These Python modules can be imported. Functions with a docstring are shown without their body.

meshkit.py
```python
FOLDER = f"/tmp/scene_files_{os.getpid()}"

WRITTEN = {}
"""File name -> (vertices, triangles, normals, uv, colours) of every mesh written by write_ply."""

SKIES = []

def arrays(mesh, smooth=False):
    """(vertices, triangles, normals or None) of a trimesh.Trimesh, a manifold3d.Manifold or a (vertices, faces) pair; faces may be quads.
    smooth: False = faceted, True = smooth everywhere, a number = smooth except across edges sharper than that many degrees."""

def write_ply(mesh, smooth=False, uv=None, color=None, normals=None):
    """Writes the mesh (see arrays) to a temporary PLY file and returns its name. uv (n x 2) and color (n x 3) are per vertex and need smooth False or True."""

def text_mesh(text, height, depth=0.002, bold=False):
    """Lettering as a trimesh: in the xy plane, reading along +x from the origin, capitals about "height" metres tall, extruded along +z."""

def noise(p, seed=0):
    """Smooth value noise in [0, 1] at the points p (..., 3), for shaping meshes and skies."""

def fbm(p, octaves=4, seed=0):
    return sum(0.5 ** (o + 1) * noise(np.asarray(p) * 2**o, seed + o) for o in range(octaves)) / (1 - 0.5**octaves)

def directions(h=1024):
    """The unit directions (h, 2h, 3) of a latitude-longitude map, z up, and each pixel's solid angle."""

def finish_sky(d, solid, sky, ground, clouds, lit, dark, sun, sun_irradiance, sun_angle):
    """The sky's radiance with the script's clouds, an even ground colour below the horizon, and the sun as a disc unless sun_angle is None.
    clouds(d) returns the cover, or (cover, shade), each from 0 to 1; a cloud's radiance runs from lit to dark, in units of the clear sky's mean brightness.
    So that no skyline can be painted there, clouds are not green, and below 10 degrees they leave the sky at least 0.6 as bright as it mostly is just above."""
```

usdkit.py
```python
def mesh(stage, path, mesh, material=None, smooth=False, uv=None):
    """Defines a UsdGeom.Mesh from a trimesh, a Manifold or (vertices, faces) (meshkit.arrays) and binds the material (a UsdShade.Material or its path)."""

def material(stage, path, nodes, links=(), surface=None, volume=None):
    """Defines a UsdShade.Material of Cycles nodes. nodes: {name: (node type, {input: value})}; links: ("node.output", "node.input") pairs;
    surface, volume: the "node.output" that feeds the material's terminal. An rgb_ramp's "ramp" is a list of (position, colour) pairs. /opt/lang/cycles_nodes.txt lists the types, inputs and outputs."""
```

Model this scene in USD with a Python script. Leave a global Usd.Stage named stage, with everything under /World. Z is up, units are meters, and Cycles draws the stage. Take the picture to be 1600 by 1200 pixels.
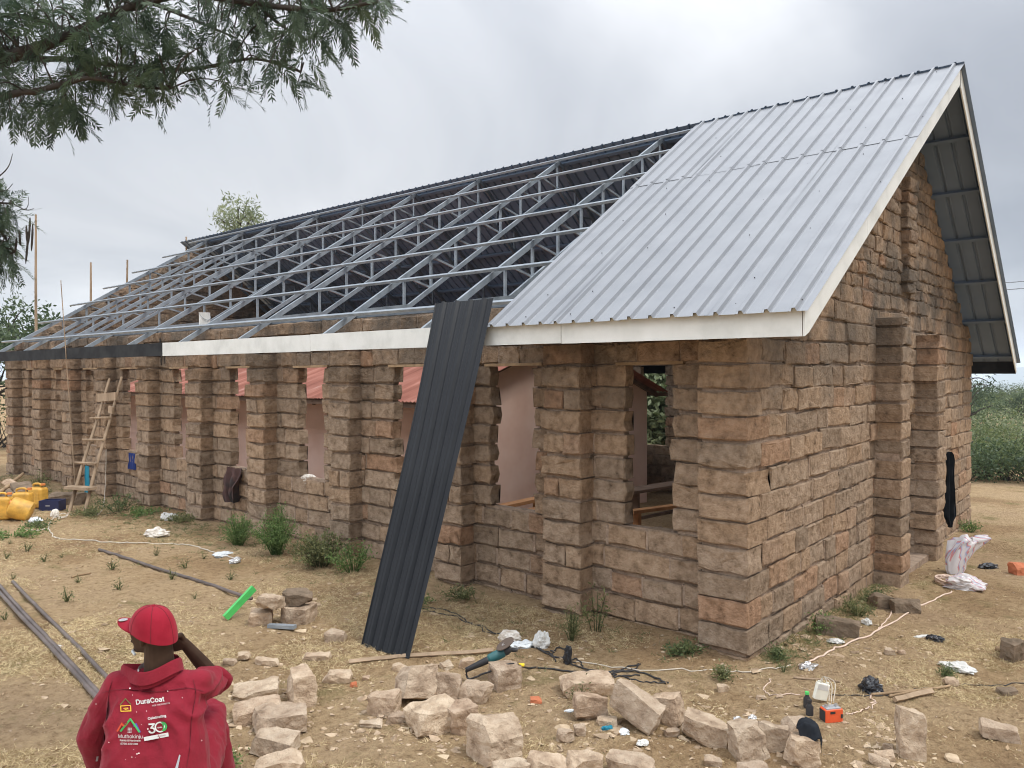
import math, random
import numpy as np, trimesh, manifold3d as m3
import usdkit, meshkit
from pxr import Usd, UsdGeom, UsdLux, UsdShade, Sdf, Gf, Vt
from meshkit import fbm, noise, text_mesh

stage = Usd.Stage.CreateInMemory()
UsdGeom.SetStageUpAxis(stage, UsdGeom.Tokens.z); UsdGeom.SetStageMetersPerUnit(stage, 1.0)
UsdGeom.Xform.Define(stage, '/World'); UsdGeom.Scope.Define(stage, '/World/Looks')
# ---------------------------------------------------------------- camera
CAM = np.array([-5.7376, -2.5231, 2.30]); YAW, PITCH, ROLL, FPX = .8605, -.0181, -.0035, 1209.2
FW = np.array([math.sin(YAW) * math.cos(PITCH), math.cos(YAW) * math.cos(PITCH), math.sin(PITCH)])
RT = np.cross(FW, [0, 0, 1]); RT /= np.linalg.norm(RT); UP = np.cross(RT, FW)
RT, UP = RT * math.cos(ROLL) + UP * math.sin(ROLL), -RT * math.sin(ROLL) + UP * math.cos(ROLL)
cam = UsdGeom.Camera.Define(stage, '/World/camera')
M = np.eye(4); M[0, :3], M[1, :3], M[2, :3], M[3, :3] = RT, UP, -FW, CAM
cam.AddTransformOp().Set(Gf.Matrix4d(*M.flatten().tolist()))
cam.CreateHorizontalApertureAttr(36.0); cam.CreateVerticalApertureAttr(27.0)
cam.CreateFocalLengthAttr(36.0 * FPX / 1600); cam.CreateClippingRangeAttr(Gf.Vec2f(0.05, 20000))
cam.CreateExposureAttr(0.5)
# ---------------------------------------------------------------- sky and sun
SUN_AZ, SUN_EL = math.atan2(.35, -.94), math.radians(60)      # azimuth = atan2(x, y) towards the sun
sd = np.array([math.sin(SUN_AZ) * math.cos(SUN_EL), math.cos(SUN_AZ) * math.cos(SUN_EL), math.sin(SUN_EL)])
sky = UsdLux.DomeLight.Define(stage, '/World/sky')
skym = usdkit.material(stage, '/World/Looks/overcast_sky', {
    'tc': ('texture_coordinate', {}), 'sp': ('separate_xyz', {}),
    'zz': ('math', {'math_type': 'add', 'value2': .22}), 'dx': ('math', {'math_type': 'divide'}), 'dy': ('math', {'math_type': 'divide'}),
    'cv': ('combine_xyz', {'z': 3.1}),
    'n1': ('noise_texture', {'scale': .62, 'detail': 6, 'roughness': .52, 'distortion': .5}),
    'n2': ('noise_texture', {'scale': .5, 'detail': 3, 'roughness': .45}),
    'r1': ('rgb_ramp', {'ramp': [(0, (4.3, 4.5, 4.95)), (.36, (4.9, 5.1, 5.55)), (.45, (6.1, 6.3, 6.7)), (.52, (7.5, 7.65, 7.95)), (.60, (9.2, 9.3, 9.5)), (1, (10.2, 10.25, 10.3))]}),
    'r2': ('rgb_ramp', {'ramp': [(.32, (.84, .86, .89)), (.6, (1.08, 1.07, 1.06))]}),
    'mul': ('mix_color', {'blend_type': 'multiply', 'fac': 1.0, 'use_clamp': False, 'use_clamp_result': False}),
    'zc': ('math', {'math_type': 'maximum', 'value2': 0.0}),
    'z2': ('math', {'math_type': 'power', 'value2': 2.6}), 'gr': ('math', {'math_type': 'multiply_add', 'value2': 2.75, 'value3': .60}),
    'sk': ('sky_texture', {'sky_type': 'single_scattering', 'sun_disc': False, 'sun_elevation': SUN_EL, 'sun_rotation': SUN_AZ}),
    'mx': ('mix_color', {'blend_type': 'mix', 'fac': .93, 'use_clamp': False, 'use_clamp_result': False}),
    'gc': ('combine_xyz', {}),
    'mg': ('mix_color', {'blend_type': 'multiply', 'fac': 1.0, 'use_clamp': False, 'use_clamp_result': False}),
    'bg': ('background_shader', {'strength': .10})},
    [('tc.generated', 'sp.vector'), ('sp.z', 'zc.value1'), ('zc.value', 'zz.value1'), ('sp.x', 'dx.value1'), ('zz.value', 'dx.value2'),
     ('sp.y', 'dy.value1'), ('zz.value', 'dy.value2'), ('dx.value', 'cv.x'), ('dy.value', 'cv.y'), ('cv.vector', 'n1.vector'), ('cv.vector', 'n2.vector'),
     ('n1.fac', 'r1.fac'), ('n2.fac', 'r2.fac'), ('r1.color', 'mul.a'), ('r2.color', 'mul.b'),
     ('zc.value', 'z2.value1'), ('z2.value', 'gr.value1'), ('gr.value', 'gc.x'), ('gr.value', 'gc.y'), ('gr.value', 'gc.z'), ('mul.result', 'mg.a'), ('gc.vector', 'mg.b'),
     ('sk.color', 'mx.a'), ('mg.result', 'mx.b'), ('mx.result', 'bg.color')], surface='bg.background')
UsdShade.MaterialBindingAPI.Apply(sky.GetPrim()).Bind(skym)
sky.GetPrim().SetCustomDataByKey('kind', 'structure'); sky.GetPrim().SetCustomDataByKey('label', 'pale grey overcast sky')
sun = UsdLux.DistantLight.Define(stage, '/World/sun')
sun.CreateIntensityAttr(.46); sun.CreateAngleAttr(14.0); sun.CreateColorAttr(Gf.Vec3f(1.0, .95, .87)); sun.GetPrim().CreateAttribute('inputs:normalize', Sdf.ValueTypeNames.Bool).Set(True)
zax = sd; xax = np.cross([0, 0, 1], zax); xax /= np.linalg.norm(xax); yax = np.cross(zax, xax)
M = np.eye(4); M[0, :3], M[1, :3], M[2, :3] = xax, yax, zax
sun.AddTransformOp().Set(Gf.Matrix4d(*M.flatten().tolist()))

# ---------------------------------------------------------------- helpers
count = {}
def numbered(parent, name):
    k = (parent, name); n = count.get(k, 0); count[k] = n + 1
    return f'{parent}/{name}' + (f'_{n:03d}' if n else '')
def path_of(p): return '/World' if p is None else str(p.GetPath())
def tag(p, label=None, cat=None, group=None, kind=None):
    p = p.GetPrim() if hasattr(p, 'GetPrim') else p
    for k, v in (('label', label), ('category', cat), ('group', group), ('kind', kind)):
        if v: p.SetCustomDataByKey(k, v)
    return p
def thing(name, label, cat, loc=(0, 0, 0), rz=0, group=None):
    x = UsdGeom.Xform.Define(stage, numbered('/World', name))
    x.AddTranslateOp().Set(Gf.Vec3d(*map(float, loc)))
    if rz: x.AddRotateZOp().Set(float(rz))
    return tag(x, label, cat, group)
rnd_rng = np.random.default_rng(99)
def obj(name, mesh, mat, parent=None, smooth=False, label=None, cat=None, group=None, kind=None, rnd=None):
    m = usdkit.mesh(stage, numbered(path_of(parent), name), mesh, mat, smooth=smooth)
    m.CreateDoubleSidedAttr(True)
    if rnd:                                                    # one random number for each run of rnd vertices: a leaf, a straw, a stone
        n = len(m.GetPointsAttr().Get()); r = np.repeat(rnd_rng.random(n // rnd + 1), rnd)[:n].astype(np.float32)
        UsdGeom.PrimvarsAPI(m).CreatePrimvar('rnd', Sdf.ValueTypeNames.FloatArray, 'vertex').Set(Vt.FloatArray.FromNumpy(r))
    return tag(m, label, cat, group, kind)
def copy_of(src, loc, rz=0, label=None, group=None, scale=None):
    base = str(src.GetPath()).split('/')[-1].rstrip('0123456789').rstrip('_')
    was = dict(src.GetCustomData())
    x = UsdGeom.Xform.Define(stage, numbered('/World', base)); p = x.GetPrim()
    p.GetReferences().AddInternalReference(src.GetPath()); p.SetInstanceable(True)
    p.GetAttribute('xformOp:translate').Set(Gf.Vec3d(*map(float, loc)))
    x.AddRotateZOp().Set(float(rz))
    if scale: x.AddScaleOp().Set(Gf.Vec3f(*map(float, scale)))
    return tag(p, label or was.get('label'), was.get('category'), group or was.get('group'))
class MB:
    def __init__(s): s.v, s.f, s.n = [], [], 0
    def add(s, v, f):
        v = np.asarray(v, float); f = np.asarray(f, int)
        if f.shape[1] == 4: f = np.vstack([f[:, [0, 1, 2]], f[:, [0, 2, 3]]])
        s.v.append(v); s.f.append(f + s.n); s.n += len(v); return s
    def mesh(s): return np.vstack(s.v), np.vstack(s.f)
def tri(m): return np.array(m.vertices), np.array(m.faces)
BOXF = np.array([[0, 3, 2, 1], [4, 5, 6, 7], [0, 1, 5, 4], [1, 2, 6, 5], [2, 3, 7, 6], [3, 0, 4, 7]])
def box8(p): return np.asarray(p, float), BOXF
def bx(x0, x1, y0, y1, z0, z1):
    return box8([(x0, y0, z0), (x1, y0, z0), (x1, y1, z0), (x0, y1, z0), (x0, y0, z1), (x1, y0, z1), (x1, y1, z1), (x0, y1, z1)])
def bar(a, b, w, h, up=(0, 0, 1)):
    a, b = np.asarray(a, float), np.asarray(b, float); d = (b - a) / np.linalg.norm(b - a)
    s = np.cross(d, up); s /= np.linalg.norm(s); u = np.cross(s, d)
    q = [a - s * w / 2 - u * h / 2, a + s * w / 2 - u * h / 2, b + s * w / 2 - u * h / 2, b - s * w / 2 - u * h / 2,
         a - s * w / 2 + u * h / 2, a + s * w / 2 + u * h / 2, b + s * w / 2 + u * h / 2, b - s * w / 2 + u * h / 2]
    return box8(q)
def tube(pts, r, n=6):
    p = np.asarray(pts, float); r = np.broadcast_to(np.asarray(r, float), (len(p),))
    t = np.gradient(p, axis=0); t /= np.linalg.norm(t, axis=1, keepdims=True) + 1e-12
    ref = np.array([0, 0, 1.]) if abs(t[:, 2]).mean() < .85 else np.array([1., 0, 0])
    a = np.cross(t, ref); a /= np.linalg.norm(a, axis=1, keepdims=True) + 1e-12; b = np.cross(t, a)
    an = np.arange(n) * 2 * np.pi / n
    v = p[:, None] + r[:, None, None] * (np.cos(an)[None, :, None] * a[:, None] + np.sin(an)[None, :, None] * b[:, None])
    i, j = np.meshgrid(np.arange(len(p) - 1), np.arange(n), indexing='ij')
    q = np.stack([i * n + j, i * n + (j + 1) % n, (i + 1) * n + (j + 1) % n, (i + 1) * n + j], -1).reshape(-1, 4)
    V = np.vstack([v.reshape(-1, 3), p[:1], p[-1:]]); k = len(p) * n
    f = np.vstack([q[:, [0, 1, 2]], q[:, [0, 2, 3]], [[k, (j + 1) % n, j] for j in range(n)], [[k + 1, k - n + j, k - n + (j + 1) % n] for j in range(n)]])
    return V, f
def spline(pts, n=8):
    p = np.asarray(pts, float); out = []
    q = np.vstack([2 * p[0] - p[1], p, 2 * p[-1] - p[-2]])
    for i in range(1, len(q) - 2):
        t = np.linspace(0, 1, n, endpoint=False)[:, None]
        a, b, c, d = q[i - 1:i + 3]
        out.append(.5 * (2 * b + (c - a) * t + (2 * a - 5 * b + 4 * c - d) * t ** 2 + (3 * b - a - 3 * c + d) * t ** 3))
    return np.vstack(out + [p[-1:]])
def lathe(prof, n=24):
    return tri(trimesh.creation.revolve(np.asarray(prof, float), sections=n))
def hull_spheres(pts, rad, n=16):
    return m3.Manifold.batch_hull([m3.Manifold.sphere(r, n).translate(tuple(map(float, p))) for p, r in zip(pts, rad)])
def man2tri(m):
    k = m.to_mesh(); return trimesh.Trimesh(np.array(k.vert_properties[:, :3]), np.array(k.tri_verts), process=False)
def rounded_box(w, d, h, r):
    c = [(sx * (w / 2 - r), sy * (d / 2 - r), sz * (h / 2 - r)) for sx in (-1, 1) for sy in (-1, 1) for sz in (-1, 1)]
    return tri(man2tri(hull_spheres(c, [r] * 8, 12)))
def rotz(v, deg):
    a = math.radians(deg); c, s = math.cos(a), math.sin(a)
    v = np.asarray(v, float); return v @ np.array([[c, s, 0], [-s, c, 0], [0, 0, 1]])
def rotate(v, deg, axis):
    return np.asarray(v) @ trimesh.transformations.rotation_matrix(math.radians(deg), axis)[:3, :3].T

# ---------------------------------------------------------------- materials
def noisy(name, stops, scale=6, detail=6, rough=.85, bump=.3, bscale=30, bdist=.02, spec=.3, metallic=0, vary=None, vec='position', sheen=0, stretch=None, extra=None, bdetail=6, coat=0):
    """A principled material whose colour runs over a noise; vary = ('object' | 'island', amount) scales the value of each repeat."""
    n = {'geo': ('geometry', {}), 'tc': ('texture_coordinate', {}), 'n': ('noise_texture', {'scale': scale, 'detail': detail, 'roughness': .6}),
         'r': ('rgb_ramp', {'ramp': stops}), 'b': ('noise_texture', {'scale': bscale, 'detail': bdetail, 'roughness': .65}),
         'bp': ('bump', {'strength': bump, 'distance': bdist}),
         'p': ('principled_bsdf', {'roughness': rough, 'specular_ior_level': spec, 'metallic': metallic, 'sheen_weight': sheen, 'coat_weight': coat})}
    src = 'geo.position' if vec == 'position' else 'tc.object'
    l = [('n.fac', 'r.fac'), ('b.fac', 'bp.height'), ('bp.normal', 'p.normal')]
    if stretch:
        n['mp'] = ('mapping', {'scale': stretch}); l += [(src, 'mp.vector')]; src = 'mp.vector'
    l += [(src, 'n.vector'), (src, 'b.vector')]
    out = 'r.color'
    if vary:
        n['oi'] = ('object_info', {}); n['at'] = ('attribute', {'attribute': 'rnd'}); kind, stops2 = vary
        n['vr'] = ('rgb_ramp', {'ramp': stops2}); n['vm'] = ('mix_color', {'blend_type': 'multiply', 'fac': 1.0, 'use_clamp': False})
        l += [('oi.random' if kind == 'object' else 'at.fac', 'vr.fac'), (out, 'vm.a'), ('vr.color', 'vm.b')]; out = 'vm.result'
    if extra:
        n2, l2, out = extra(out); n.update(n2); l += l2
    l += [(out, 'p.base_color')]
    return usdkit.material(stage, '/World/Looks/' + name, n, l, surface='p.BSDF')
def plain(name, col, rough=.5, metallic=0, spec=.5, bump=0, bscale=60, coat=0, var=.12):
    c = np.array(col); return noisy(name, [(.3, tuple(c * (1 - var))), (.7, tuple(np.minimum(c * (1 + var), .95)))], scale=9, rough=rough, metallic=metallic, spec=spec, bump=bump, bscale=bscale, bdist=.004, coat=coat)
def leafy(name, a, b, trans=.35, rough=.55, scale=3):
    return usdkit.material(stage, '/World/Looks/' + name, {
        'geo': ('geometry', {}), 'at': ('attribute', {'attribute': 'rnd'}), 'n': ('noise_texture', {'scale': scale, 'detail': 3}), 'ad': ('math', {'math_type': 'multiply_add', 'value2': .55}),
        'm5': ('math', {'math_type': 'multiply', 'value2': .5}), 'r': ('rgb_ramp', {'ramp': [(.25, a), (.75, b)]}),
        'p': ('principled_bsdf', {'roughness': rough, 'specular_ior_level': .35}), 't': ('translucent_bsdf', {}), 'm': ('mix_closure', {'fac': trans})},
        [('geo.position', 'n.vector'), ('at.fac', 'ad.value1'), ('n.fac', 'm5.value1'), ('m5.value', 'ad.value3'), ('ad.value', 'r.fac'),
         ('r.color', 'p.base_color'), ('r.color', 't.color'), ('p.BSDF', 'm.closure1'), ('t.BSDF', 'm.closure2')], surface='m.closure')
STONE = [(.27, (.095, .067, .045)), (.39, (.228, .165, .114)), (.52, (.31, .230, .163)), (.75, (.395, .31, .232))]
HUES = [(0, (.98, .87, .79)), (.06, (1.0, .83, .74)), (.11, (.95, .93, .91)), (.32, (1.0, 1.0, 1.0)), (.45, (.72, .72, .72)), (.58, (.90, .91, .92)), (.7, (1.08, 1.03, .97)), (.88, (.98, .92, .85)), (1, (.88, .83, .78))]
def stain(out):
    """Soot and lichen, with eave shade painted in: grey patches high on the walls, a shape of their own."""
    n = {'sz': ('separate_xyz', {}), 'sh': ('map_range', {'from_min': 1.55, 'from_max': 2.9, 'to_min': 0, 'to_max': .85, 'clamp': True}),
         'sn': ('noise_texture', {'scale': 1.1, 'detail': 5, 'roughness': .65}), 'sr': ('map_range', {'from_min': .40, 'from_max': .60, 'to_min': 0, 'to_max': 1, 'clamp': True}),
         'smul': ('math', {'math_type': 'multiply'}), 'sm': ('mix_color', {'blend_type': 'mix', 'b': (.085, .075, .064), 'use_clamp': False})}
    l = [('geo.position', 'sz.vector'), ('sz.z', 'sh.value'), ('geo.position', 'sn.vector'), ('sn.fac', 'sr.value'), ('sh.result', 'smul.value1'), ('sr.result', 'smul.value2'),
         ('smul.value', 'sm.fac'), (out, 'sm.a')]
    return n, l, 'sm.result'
MAT = {
    'stone': noisy('hewn_stone', STONE, scale=11, detail=9, bump=1.0, bscale=26, bdetail=10, bdist=.034, rough=.95, spec=.15, vary=('object', HUES), extra=stain),
    'stones': noisy('hewn_stone_far', STONE, scale=11, detail=9, bump=1.0, bscale=26, bdetail=10, bdist=.034, rough=.95, spec=.15, vary=('island', HUES), extra=stain),
    'mortar': noisy('mud_mortar', [(.3, (.22, .16, .118)), (.7, (.38, .29, .22))], scale=14, bump=1., bscale=25, bdist=.03, rough=.97, spec=.1, extra=stain),
    'rock': noisy('quarried_rock', [(.28, (.22, .165, .118)), (.42, (.40, .318, .238)), (.55, (.51, .425, .33)), (.75, (.60, .515, .41))], scale=8, detail=9, bump=.9, bscale=32, bdist=.03, bdetail=9, rough=.95, spec=.15, vec='object',
                  vary=('object', [(0, (1.0, .98, .95)), (.3, (.78, .73, .70)), (.6, (1.08, 1.04, .98)), (.8, (.88, .80, .75)), (1, (1.02, .96, .9))])),
    'darkrock': noisy('mossy_rock', [(.3, (.11, .085, .06)), (.7, (.24, .18, .13))], scale=8, bump=.7, bscale=40, bdist=.025, rough=.95, spec=.15, vec='object'),
    'chip': noisy('stone_chip', [(.3, (.30, .23, .16)), (.7, (.50, .41, .31))], scale=12, bump=.4, bscale=60, rough=.95, spec=.15, vary=('island', [(0, (.6, .55, .5)), (.5, (1, .95, .9)), (1, (1.1, 1.08, 1.0))])),
    'roof': noisy('grey_painted_sheet', [(.3, (.20, .212, .232)), (.7, (.25, .262, .282))], scale=2.5, detail=8, rough=.38, spec=.5, metallic=.3, bump=.06, bscale=3, bdist=.02),
    'dark_sheet': noisy('charcoal_sheet', [(.35, (.006, .007, .009)), (.65, (.011, .0125, .015))], scale=1.5, rough=.30, spec=.32, bump=.04, bscale=3, bdist=.02),
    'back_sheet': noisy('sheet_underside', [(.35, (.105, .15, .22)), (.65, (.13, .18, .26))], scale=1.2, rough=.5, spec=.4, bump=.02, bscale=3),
    'steel': noisy('galvanised_steel', [(.35, (.19, .222, .255)), (.65, (.28, .318, .355))], scale=7, rough=.45, spec=.5, metallic=.3, bump=.05, bscale=20),
    'white_steel': noisy('white_fascia_metal', [(.3, (.46, .475, .455)), (.5, (.56, .575, .555)), (.75, (.62, .635, .62))], scale=3.2, detail=9, rough=.45, spec=.4, bump=.04, bscale=4),
    'black_paint': noisy('black_fascia_paint', [(.4, (.008, .009, .011)), (.6, (.02, .022, .024))], scale=4, rough=.75, spec=.2, bump=.05, bscale=8),
    'pink': noisy('pink_limewash', [(.25, (.66, .44, .36)), (.5, (.74, .54, .46)), (.75, (.78, .60, .53))], scale=1.3, detail=8, rough=.9, spec=.15, bump=.15, bscale=25),
    'rust': noisy('rusty_iron_roof', [(.30, (.16, .05, .03)), (.5, (.27, .10, .07)), (.62, (.36, .16, .12)), (.78, (.52, .38, .33))], scale=1.0, detail=8, rough=.7, spec=.3, bump=.15, stretch=(.5, 4, 1)),
    'wood': noisy('weathered_wood', [(.3, (.18, .12, .07)), (.7, (.36, .26, .16))], scale=5, rough=.85, spec=.2, bump=.4, bscale=20, stretch=(1, 1, .25), vec='object'),
    'pole': noisy('pole_wood', [(.3, (.20, .145, .095)), (.7, (.40, .30, .21))], scale=8, rough=.85, spec=.2, bump=.3, stretch=(1, 1, .2)),
    'orange_wood': noisy('orange_sawn_wood', [(.3, (.34, .155, .062)), (.7, (.52, .27, .12))], scale=6, rough=.7, spec=.25, bump=.2, stretch=(1, .2, 1)),
    'dull_steel': noisy('dull_steel', [(.35, (.08, .10, .125)), (.65, (.13, .155, .18))], scale=7, rough=.55, spec=.4, metallic=.2, bump=.05, bscale=20),  # same steel with shade put into its colour for far trusses; also dark wall plate
    'dark_wood': noisy('dark_bench_wood', [(.3, (.10, .065, .045)), (.7, (.22, .15, .11))], scale=6, rough=.7, spec=.25, bump=.2, stretch=(1, .2, 1)),
    'pipe': noisy('brown_primed_tube', [(.35, (.055, .042, .038)), (.65, (.12, .095, .085))], scale=5, rough=.38, spec=.5, bump=.05),
    'yellow': plain('yellow_plastic', (.52, .29, .045), .55, bump=.1, var=.3), 'orange_lid': plain('orange_plastic', (.60, .21, .06), .45),
    'navy': plain('navy_plastic', (.012, .02, .07), .5), 'blue': plain('blue_cloth', (.01, .03, .16), .9), 'teal': plain('teal_paint', (.0, .16, .24), .6),
    'green': plain('bright_green_plastic', (.07, .44, .11), .4), 'white': plain('white_plastic', (.52, .52, .50), .55), 'cream': plain('cream_plastic', (.66, .66, .58), .5),
    'grinder': plain('grinder_teal', (.015, .085, .09), .45), 'black': plain('black_rubber', (.016, .016, .018), .6), 'disc': plain('abrasive_disc', (.09, .065, .05), .9),
    'orange': plain('orange_battery_case', (.62, .085, .025), .45), 'metal': plain('bright_metal', (.6, .6, .6), .35, metallic=.9),
    'blackcloth': noisy('black_cloth', [(.3, (.010, .012, .016)), (.7, (.022, .025, .03))], scale=9, rough=.95, spec=.1, bump=.4, bscale=80, bdist=.004),
    'jacketcloth': noisy('brown_jacket_cloth', [(.35, (.055, .035, .034)), (.5, (.10, .06, .055)), (.65, (.05, .045, .045))], scale=4, rough=.95, spec=.1, bump=.4, bscale=60, bdist=.004),
    'rag': noisy('pale_rag', [(.35, (.42, .36, .30)), (.6, (.68, .65, .60))], scale=14, rough=.95, spec=.1, bump=.3),
    'film': plain('clear_plastic_litter', (.62, .66, .68), .18), 'blackbag': plain('black_plastic_bag', (.012, .013, .016), .22),
    'cord': plain('white_cord', (.50, .45, .38), .8), 'pinkcord': plain('pink_white_cord', (.56, .43, .35), .8), 'cable': plain('black_cable', (.022, .02, .02), .6), 'tape': plain('yellow_tape', (.75, .55, .02), .5),
    'terra': plain('broken_red_brick', (.40, .13, .06), .9, bump=.3), 'sackstripe': None,
    'bark': noisy('grey_bark', [(.3, (.028, .024, .022)), (.7, (.075, .064, .055))], scale=12, rough=.9, spec=.2, bump=.6, bscale=25),
    'oak_leaf': leafy('silky_oak_leaf', (.026, .047, .030), (.072, .106, .060), .36),
    'bush_leaf': leafy('bush_leaf', (.05, .078, .03), (.15, .185, .075), .35), 'dark_leaf': leafy('dark_leaf', (.026, .048, .022), (.085, .12, .055), .3),
    'pale_leaf': leafy('pale_leaf', (.115, .15, .075), (.25, .285, .16), .35), 'weed_leaf': leafy('weed_leaf', (.075, .09, .035), (.20, .21, .09), .35),
    'feather_leaf': leafy('feathery_weed_leaf', (.06, .115, .03), (.17, .25, .08), .35), 'straw': leafy('dry_straw', (.24, .165, .075), (.72, .60, .37), .25),
    'skin': noisy('dark_skin', [(.3, (.030, .016, .010)), (.7, (.050, .028, .018))], scale=14, rough=.6, spec=.22, bump=.08, bscale=90, bdist=.003),
    'redcloth': noisy('red_overall_cloth', [(.3, (.165, .010, .020)), (.7, (.225, .018, .032))], scale=7, rough=.9, spec=.12, bump=.45, bscale=11, bdist=.02, sheen=.06),
    'redcap': noisy('red_cap_cloth', [(.3, (.21, .006, .018)), (.7, (.27, .012, .028))], scale=12, rough=.85, spec=.15, bump=.25, bscale=60, bdist=.003, sheen=.06),
    'seamred': plain('dark_red_seam', (.12, .006, .014), .9), 'paint_spot': plain('pale_paint_fleck', (.75, .68, .66), .7), 'printyellow': plain('print_yellow', (.70, .42, .03), .7), 'printgreen': plain('print_green', (.04, .32, .08), .7), 'printdark': plain('print_dark', (.10, .10, .02), .7),
    'printred': plain('print_red', (.55, .06, .02), .7), 'printblue': plain('print_blue', (.06, .05, .28), .7), 'grey': plain('grey_stripe', (.30, .31, .33), .6), 'shoe': plain('dusty_black_shoe', (.03, .026, .022), .7),
}
# ================================================================ terrain
def gh(x, y):
    x = np.asarray(x, float); y = np.asarray(y, float)
    z = -0.0247 * np.clip(x, -8, 14) - .03 * np.clip(x - 14, 0, None)
    return z
def lump(x, y):
    x, y = np.broadcast_arrays(np.asarray(x, float), np.asarray(y, float))
    p = np.stack([x, y, np.zeros_like(x)], -1)
    near = 1 / (1 + (np.hypot(x, y - 3) / 22) ** 4)
    worn = np.clip((x - 1.5) / 2.5, 0, 1) * np.clip((1 - y) / 1.5, 0, 1)
    a = (fbm(p * 1.3 + 7, 3, 2) - .5) * .07 + (fbm(p * 6.5, 3, 5) - .5) * .034 * (1 - .6 * worn) + (fbm(p * 19 + 3, 2, 8) - .5) * .020 * (1 - .6 * worn)
    berm = .13 * np.exp(-((x - 7.14 - .85 * y) / .17) ** 2) * np.clip((-.1 - y) / .3, 0, 1)
    bank = .05 * np.exp(-(np.minimum(np.abs(x - .1), 3) / .25) ** 2) * np.clip((y + .2) * 3, 0, 1) * np.clip((17.5 - y), 0, 1)
    return a * near + berm + bank
def ground(x, y): return gh(x, y) + lump(x, y)
def ray(q): return FW * FPX + RT * (q[0] - 800) - UP * (q[1] - 600)
def Gs(q):
    """The points of the ground that the photograph shows at pixels q (n x 2)."""
    q = np.asarray(q, float); d = FW * FPX + RT * (q[:, :1] - 800) - UP * (q[:, 1:] - 600); z = np.zeros(len(q))
    for k in range(14):
        p = CAM + d * ((z - CAM[2]) / d[:, 2])[:, None]; z = (gh if k < 8 else ground)(p[:, 0], p[:, 1])
    return np.stack([p[:, 0], p[:, 1], z], -1)
def G(qx, qy): return Gs([(qx, qy)])[0]
def on_x(q, x): d = ray(q); return CAM + (x - CAM[0]) / d[0] * d
def on_y(q, y): d = ray(q); return CAM + (y - CAM[1]) / d[1] * d
def deep(q, dist): return CAM + ray(q) / FPX * dist
def grow(a, b, step, far, k=1.13):
    mid = list(np.arange(a, b, step)); s, lo, hi = step, a, b
    left, right = [], [b]
    while lo > -far: s *= k; lo -= s; left.append(lo)
    s = step
    while hi < far: s *= k; hi += s; right.append(hi)
    return np.array(left[::-1] + mid + right)
gx, gy = grow(-6.2, 5.5, .055, 6000), grow(-2.6, 9.5, .06, 6000)
X, Y = np.meshgrid(gx, gy, indexing='ij')
Z = ground(X, Y)
V = np.stack([X, Y, Z], -1).reshape(-1, 3); nx, ny = X.shape
i, j = np.meshgrid(np.arange(nx - 1), np.arange(ny - 1), indexing='ij'); a = (i * ny + j).ravel()
Fq = np.stack([a, a + ny, a + ny + 1, a + 1], -1)
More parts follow.
